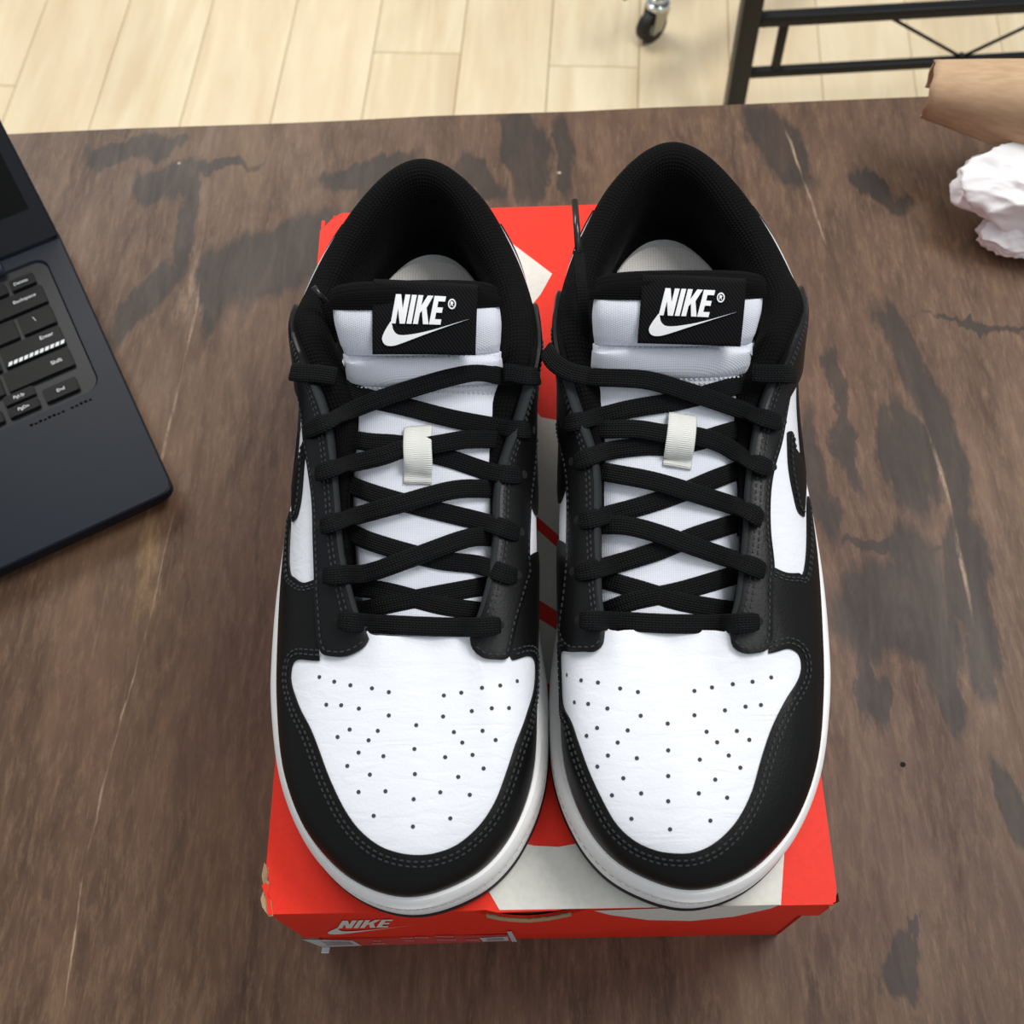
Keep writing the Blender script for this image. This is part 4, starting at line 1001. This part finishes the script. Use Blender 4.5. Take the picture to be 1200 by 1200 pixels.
    for i, (x, y) in enumerate(D):
        h = hit_all(sh, x, y, BTO); u = i/(nD-1)
        Cc.append(at_height(sh, x, y, h[2]+.0006+.0052*min(1, math.sin(math.pi*min(1, u*1.16+.02 if u < .86 else 1))**.6) if u < .86 else h[2]+.0012))
    ro = ribbon('lace_loop', np.array(Cc), root, mm, .0112, .0010, nvec=[0, -.42, 1], mat=M['tab'])
    if sh == 2:
        # loose lace end tucked in the collar, its tip standing up between the shoes
        P_ = [at_height(2, 673.5, 235, .100), at_height(2, 675.5, 262, .0985), at_height(2, 678, 297, .0965)]
        bm = bmesh.new(); bm_cyl(bm, Vector(P_[0]*[mm, 1, 1]), Vector(P_[2]*[mm, 1, 1]), .0014, 12); bm_obj('aglet', bm, M['aglet'], lo_, smooth=True)
        Cc = catmull([at_height(2, 678, 296, .0965), at_height(2, 681, 330, .099), at_height(2, 684, 365, .094), at_height(2, 687, 400, .085)], 8)
        ribbon('lace_end', Cc, lo_, mm, .0050, .0016, nvec=[.3, -.4, 1])
    else:
        P_ = [at_height(1, 367, 336, .097), at_height(1, 381, 353, .092)]
        bm = bmesh.new(); bm_cyl(bm, Vector(P_[0]*[mm, 1, 1]), Vector(P_[1]*[mm, 1, 1]), .0012, 12); bm_obj('aglet', bm, M['aglet'], lo_, smooth=True)
        Cc = catmull([at_height(1, 381, 353, .092), at_height(1, 388, 375, .086), at_height(1, 390, 400, .078)], 8)
        ribbon('lace_end', Cc, lo_, mm, .0050, .0016, nvec=[.3, -.4, 1])
    return root
sneaker(1, 'black and white low sneaker on the laptop side of the red box')
sneaker(2, 'black and white low sneaker farther from the laptop, lace tip standing beside its collar')

# ------------------------------------------------------------------ laptop
LC = np.array([-.191, .326]); E1 = np.array([-.91153, -.41124]); E2 = np.array([-.41124, .91153])
# local frame: +x = towards the laptop's left (E1), so use x = -E1 (right) negative values; y = E2
la = math.atan2(-E1[1], -E1[0])
lp = thing('laptop', 'open black laptop with white-lettered keys at the edge of the table', 'laptop', (LC[0], LC[1], 0), la)
DK = new_mat('dark_magnesium', (14, 22, 33), .45, .0, spec=.2); t = NT(DK); t.bump(t.noise(t.obj(), 1500, 2), .12, .0002)
KEYM = new_mat('black_keycap', (8, 9, 11), .5, spec=.18); WELL = new_mat('keyboard_well', (24, 26, 30), .42, spec=.22); SCR = new_mat('dark_screen', (5, 5, 5), .3, spec=.15); LEG = new_mat('key_legend', (215, 218, 220), .6)
HNG = new_mat('hinge_grey', (62, 66, 82), .35, .4)
LW, LD, LT = .322, .226, .0165
def rrect(x0, x1, y0, y1, r, n=6):
    out = []
    for cx, cy, a0 in ((x1-r, y0+r, -90), (x1-r, y1-r, 0), (x0+r, y1-r, 90), (x0+r, y0+r, 180)):
        for k in range(n+1): a = math.radians(a0+90*k/n); out.append((cx+r*math.cos(a), cy+r*math.sin(a)))
    return out
def rprism(name, x0, x1, y0, y1, r, z0, z1, mat, par, bev=.0006):
    bm = bmesh.new(); pl = rrect(x0, x1, y0, y1, r); a = [bm.verts.new((x, y, z0)) for x, y in pl]; b = [bm.verts.new((x, y, z1)) for x, y in pl]
    bm.faces.new(a[::-1]); f = bm.faces.new(b); n = len(pl)
    for i in range(n): j = (i+1) % n; bm.faces.new((a[i], a[j], b[j], b[i]))
    me = bpy.data.meshes.new(name); bmesh.ops.recalc_face_normals(bm, faces=bm.faces)
    bmesh.ops.bevel(bm, geom=[e for e in bm.edges if all(abs(v.co.z-z1) < 1e-7 for v in e.verts) and len(e.link_faces) == 2], offset=bev, segments=2, affect='EDGES')
    bm.to_mesh(me); bm.free(); o = link_mesh(name, me, mat, par, True); me.set_sharp_from_angle(angle=math.radians(40)); return o
# base with a recessed keyboard well: frame of four pieces joined in one mesh around the well
WX0, WX1, WY0, WY1, WD = -LW+.015, -.0135, .088, .203, .0016
def base_mesh():
    outer = rrect(-LW, 0, 0, LD, .007); inner = rrect(WX0, WX1, WY0, WY1, .009)
    bm = bmesh.new()
    n = len(outer)
    o_t = [bm.verts.new((x, y, LT-.0008)) for x, y in outer]; oi = [bm.verts.new((x*(1-.0) + (.0008 if x < -LW/2 else -.0008), y+(.0008 if y < LD/2 else -.0008), LT)) for x, y in outer]
    o_b = [bm.verts.new((x+(.004 if x < -LW/2 else -.004), y+(.005 if y < LD/2 else -.004), .0012)) for x, y in outer]
    o_m = [bm.verts.new((x, y, LT-.006)) for x, y in outer]
    i_t = [bm.verts.new((x, y, LT)) for x, y in inner]; i_r = [bm.verts.new((x+(.0012 if x < -LW/2 else -.0012), y+(.0012 if y < .145 else -.0012), LT-WD)) for x, y in inner]
    for i in range(n):
        j = (i+1) % n
        bm.faces.new((o_b[i], o_b[j], o_m[j], o_m[i])); bm.faces.new((o_m[i], o_m[j], o_t[j], o_t[i])); bm.faces.new((o_t[i], o_t[j], oi[j], oi[i]))
        bm.faces.new((oi[i], oi[j], i_t[j], i_t[i])); bm.faces.new((i_t[i], i_t[j], i_r[j], i_r[i]))
    bm.faces.new(o_b[::-1])
    return bm
bo = bm_obj('base', base_mesh(), DK, lp, smooth=True); bo.data.set_sharp_from_angle(angle=math.radians(25))
bm = bmesh.new(); v = [bm.verts.new((x+(.0011 if x < -LW/2 else -.0011), y+(.0011 if y < .145 else -.0011), LT-WD+.0001)) for x, y in rrect(WX0, WX1, WY0, WY1, .009)]; bm.faces.new(v); bm_obj('keyboard_well', bm, WELL, lp)
for fx in (-.02, -LW+.02):
    for fy in (.02, LD-.02): bm = bmesh.new(); bm_cyl(bm, (fx, fy, 0), (fx, fy, .0014), .006, 16); bm_obj('rubber_foot', bm, M['outsole'], lp)
def txt(s, x, y, size, par, mat=LEG, z=0):
    cu = bpy.data.curves.new('legend', 'FONT'); cu.body = s; cu.size = size; cu.align_x = 'LEFT'; cu.align_y = 'CENTER'
    o = bpy.data.objects.new('legend', cu); COL.objects.link(o); dg = bpy.context.evaluated_depsgraph_get(); dg.update()
    me = bpy.data.meshes.new_from_object(o.evaluated_get(dg)); bpy.data.objects.remove(o); bpy.data.curves.remove(cu)
    me.transform(Matrix.Translation((x, y, z))); me.materials.append(mat); q = bpy.data.objects.new('legend', me); COL.objects.link(q); q.parent = par; return q
def key(a0, a1, b0, b1, s='', sz=.0036, dx=.002, dy=0):
    """a measured leftwards from the laptop's right edge, b from its front"""
    x1, x0 = -a0, -a1; zt = LT+.0004
    k = rprism('key', x0, x1, b0, b1, .0016, LT-WD, zt, KEYM, lp, .0006)
    if s: txt(s, x0+dx if dx > 0 else x1+dx, (b0+b1)/2+dy, sz, k, z=zt+.00008)
    return k
g_ = .0022
rows = [(.0925, .1088), (.1108, .1270), (.1290, .1455), (.1475, .1638), (.1658, .1822), (.1843, .1945)]
# bottom row
key(.0255, .0465, .0925, .1035, 'End', .0034, .008); key(.0500, .0690, .1020, .1100, 'PgUp', .0032, .006); key(.0500, .0690, .0925, .1006, 'PgDn', .0032, .006); key(.0720, .0900, .0925, .1020, 'Home', .0032, .004)
for a, wd in ((.093, .0165), (.1117, .0165), (.1304, .085), (.2176, .0165), (.2363, .0165), (.2550, .0165), (.2737, .0165)): key(a, a+wd, rows[0][0], rows[0][1])
key(.0225, .0640, *rows[1], 'Shift', .0040, -.013)
for i, s in enumerate('/.,MNBVCXZ'): key(.0662+i*.0187, .0662+i*.0187+.0165, *rows[1], s, .0045, .004)
key(.2532, .303, *rows[1], 'Shift', .0036, .003)
ke = key(.0225, .0608, *rows[2], 'Enter', .0040, -.0135, .0032)
for i, s in enumerate("';LKJHGFDSA"): key(.0630+i*.0187, .0630+i*.0187+.0165, *rows[2], s, .0045, .004)
key(.2687, .303, *rows[2], 'Caps', .0034, .003)
key(.0225, .0440, *rows[3], '\\', .0052, .009, .001); 
for i, s in enumerate('][POIUYTREWQ'): key(.0462+i*.0187, .0462+i*.0187+.0165, *rows[3], s, .0045, .004)
key(.2706, .303, *rows[3], 'Tab', .0034, .003)
key(.0225, .0570, *rows[4], 'Backspace', .0036, -.020, .0014)
for i, s in enumerate('=-0987654321`'): key(.0592+i*.0187, .0592+i*.0187+.0165, *rows[4], s, .0045, .004)
key(.0245, .0405, *rows[5], 'Delete', .0034, .0025)
for i in range(13): key(.0427+i*.0199, .0427+i*.0199+.0177, *rows[5], ('F%d' % (12-i)) if i < 12 else 'Esc', .0032, .004)
# diagonal striped bar along the near edge of the Enter key
bm = bmesh.new()
zt = LT+.00050
for k in range(11):
    x = -.0590+k*.0033; vv = [bm.verts.new(p) for p in ((x, .1298, zt), (x+.0024, .1298, zt), (x+.0036, .1325, zt), (x+.0012, .1325, zt))]; bm.faces.new(vv)
bm_obj('striped_mark', bm, LEG, ke)
# faint dark maker's print below the keys (unreadable in the photograph)
bm = bmesh.new()
for k in range(14):
    x = -.060+k*.0028; h_ = random.choice((.0012, .0018, .0014)); 
    if k == 8: continue
    vv = [bm.verts.new(p) for p in ((x, .0815, LT+.00006), (x+.0018, .0815, LT+.00006), (x+.0018, .0815+h_, LT+.00006), (x, .0815+h_, LT+.00006))]; bm.faces.new(vv)
bm_obj('deck_print', bm, new_mat('deck_ink', (4, 4, 5), .9, spec=.05), lp)
# touchpad (out of the frame to the left, on the same deck)
rprism('touchpad', -.215, -.110, .012, .072, .002, LT-.0004, LT+.00012, DK, lp, .0001)
# hinge and lid
bm = bmesh.new(); bm_cyl(bm, (-.040, LD-.0185, LT+.001), (-LW+.040, LD-.0185, LT+.001), .0062, 24); bm_obj('hinge', bm, HNG, lp, bevel=.0008)
lid_ang = math.radians(46)
le = bpy.data.objects.new('lid', None); COL.objects.link(le); le.parent = lp; le.location = (0, LD-.012, LT+.0005); le.rotation_euler = (lid_ang, 0, 0); le.empty_display_size = .03
le.name = 'lid'
rprism('lid_shell', -LW, 0, 0, LD-.008, .006, -.0045, 0, DK, le, .0005)
def frame_mesh(x0, x1, y0, y1, ix0, ix1, iy0, iy1, z0, z1):
    bm = bmesh.new()
    for bx_ in ((x0, ix0, y0, y1), (ix1, x1, y0, y1), (ix0, ix1, y0, iy0), (ix0, ix1, iy1, y1)):
        bm_box(bm, ((bx_[0]+bx_[1])/2, (bx_[2]+bx_[3])/2, (z0+z1)/2), (bx_[1]-bx_[0], bx_[3]-bx_[2], z1-z0))
    return bm
bm_obj('bezel', frame_mesh(-LW+.001, -.001, .001, LD-.009, -LW+.009, -.009, .0215, LD-.018, .0, .0010), new_mat('bezel_grey', (24, 26, 31), .45, spec=.2), le)
bm = bmesh.new(); bm_box(bm, (-LW/2, (LD-.018+.0215)/2, .0003), (LW-.018, LD-.018-.0215, .0006)); bm_obj('display', bm, SCR, le)

# ------------------------------------------------------------------ tissue paper
def tissue(name, label, cx, cy, cz, rx, ry, rz, rot, seed, scale=1):
    bm = bmesh.new(); bmesh.ops.create_icosphere(bm, subdivisions=6, radius=1)
    r = np.random.default_rng(seed)
    from mathutils import noise as mn
    off = Vector(r.uniform(-50, 50, 3))
    R = Matrix.Rotation(rot, 3, 'Z')
    for v in bm.verts:
        p = v.co.normalized()
        q = Vector((p.x*2.2, p.y*1.3, p.z*1.3))
        f = 1.0-abs(mn.noise(q*.9+off))*1.5
        f2 = 1.0-abs(mn.noise(q*2.1+off*2))*1.2
        f3 = 1.0-abs(mn.noise(q*7+off*3))
        k = .66+.26*f+.11*f2+.02*f3
        v.co = R @ Vector((p.x*rx*k, p.y*ry*k, p.z*rz*k)) + Vector((0, 0, 0))
    zmin = min(v.co.z for v in bm.verts)
    for v in bm.verts:
        v.co.z = max(v.co.z, -cz+.0005)
    m = bpy.data.materials.get('white_tissue')
    if not m: m = new_mat('white_tissue', (243, 243, 244), .85, spec=.2, Subsurface_Weight=.0); m.node_tree.nodes['Principled BSDF'].inputs['Subsurface Radius'].default_value = (.01, .01, .01)
    o = bm_obj(name, bm, m, None, smooth=True); o.location = (cx, cy, cz); o['label'] = label; o['category'] = 'paper'; return o
a = unproj(1166, 225, .034); 
tissue('tissue_paper', 'crumpled white tissue paper wad lying below the brown card roll', a[0]+.046, a[1]-.006, .032, .074, .032, .032, -.30, 3)
a = unproj(1190, 272, .014)
tissue('tissue_paper', 'small crumpled end of white tissue nearest the viewer, tucked under the bigger wad', a[0]+.008, a[1]-.002, .013, .032, .017, .014, -.2, 11)

# ------------------------------------------------------------------ rolled kraft card
KR = new_mat('brown_kraft', (184, 154, 122), .7, spec=.25); t = NT(KR); o_ = t.obj(); nn0 = t.noise(t.mapping(o_, scale=(1, 6, 6)), 60, 4)
t.link(t.mix(t.mapr(nn0, .35, .7), lin((186, 157, 126)), lin((172, 142, 110))), t.b.inputs['Base Color']); t.bump(nn0, .1, .0005)
zc = .060
A0 = unproj(1086, 106, zc); B0 = unproj(1290, 140, zc)
dv = Vector(B0-A0); Lr = dv.length; rr0 = .0168; rr1 = .036
vs, fs, uvs = [], [], []; nu, nv = 24, 40
for i in range(nu):
    u = i/(nu-1); rad = rr0+(rr1-rr0)*u
    for j in range(nv):
        th_ = math.radians(-35+250*j/(nv-1)); k = 1+.05*math.sin(3*th_+u*2)
        jag = .0004*math.sin(j*.9) if i == 0 else 0
        vs.append((u*Lr+jag, rad*k*math.cos(th_), rad*k*math.sin(th_)))
for i in range(nu-1):
    for j in range(nv-1): a = i*nv+j; fs.append((a, a+1, a+nv+1, a+nv))
kr = py_mesh('card_roll', vs, fs, KR, None, True)
kr.location = tuple(A0); kr.rotation_euler = (0, 0, math.atan2(dv.y, dv.x)); kr['label'] = 'open roll of brown kraft card at the far edge of the table'; kr['category'] = 'card'
md = kr.modifiers.new('thickness', 'SOLIDIFY'); md.thickness = .0016; md.offset = 0
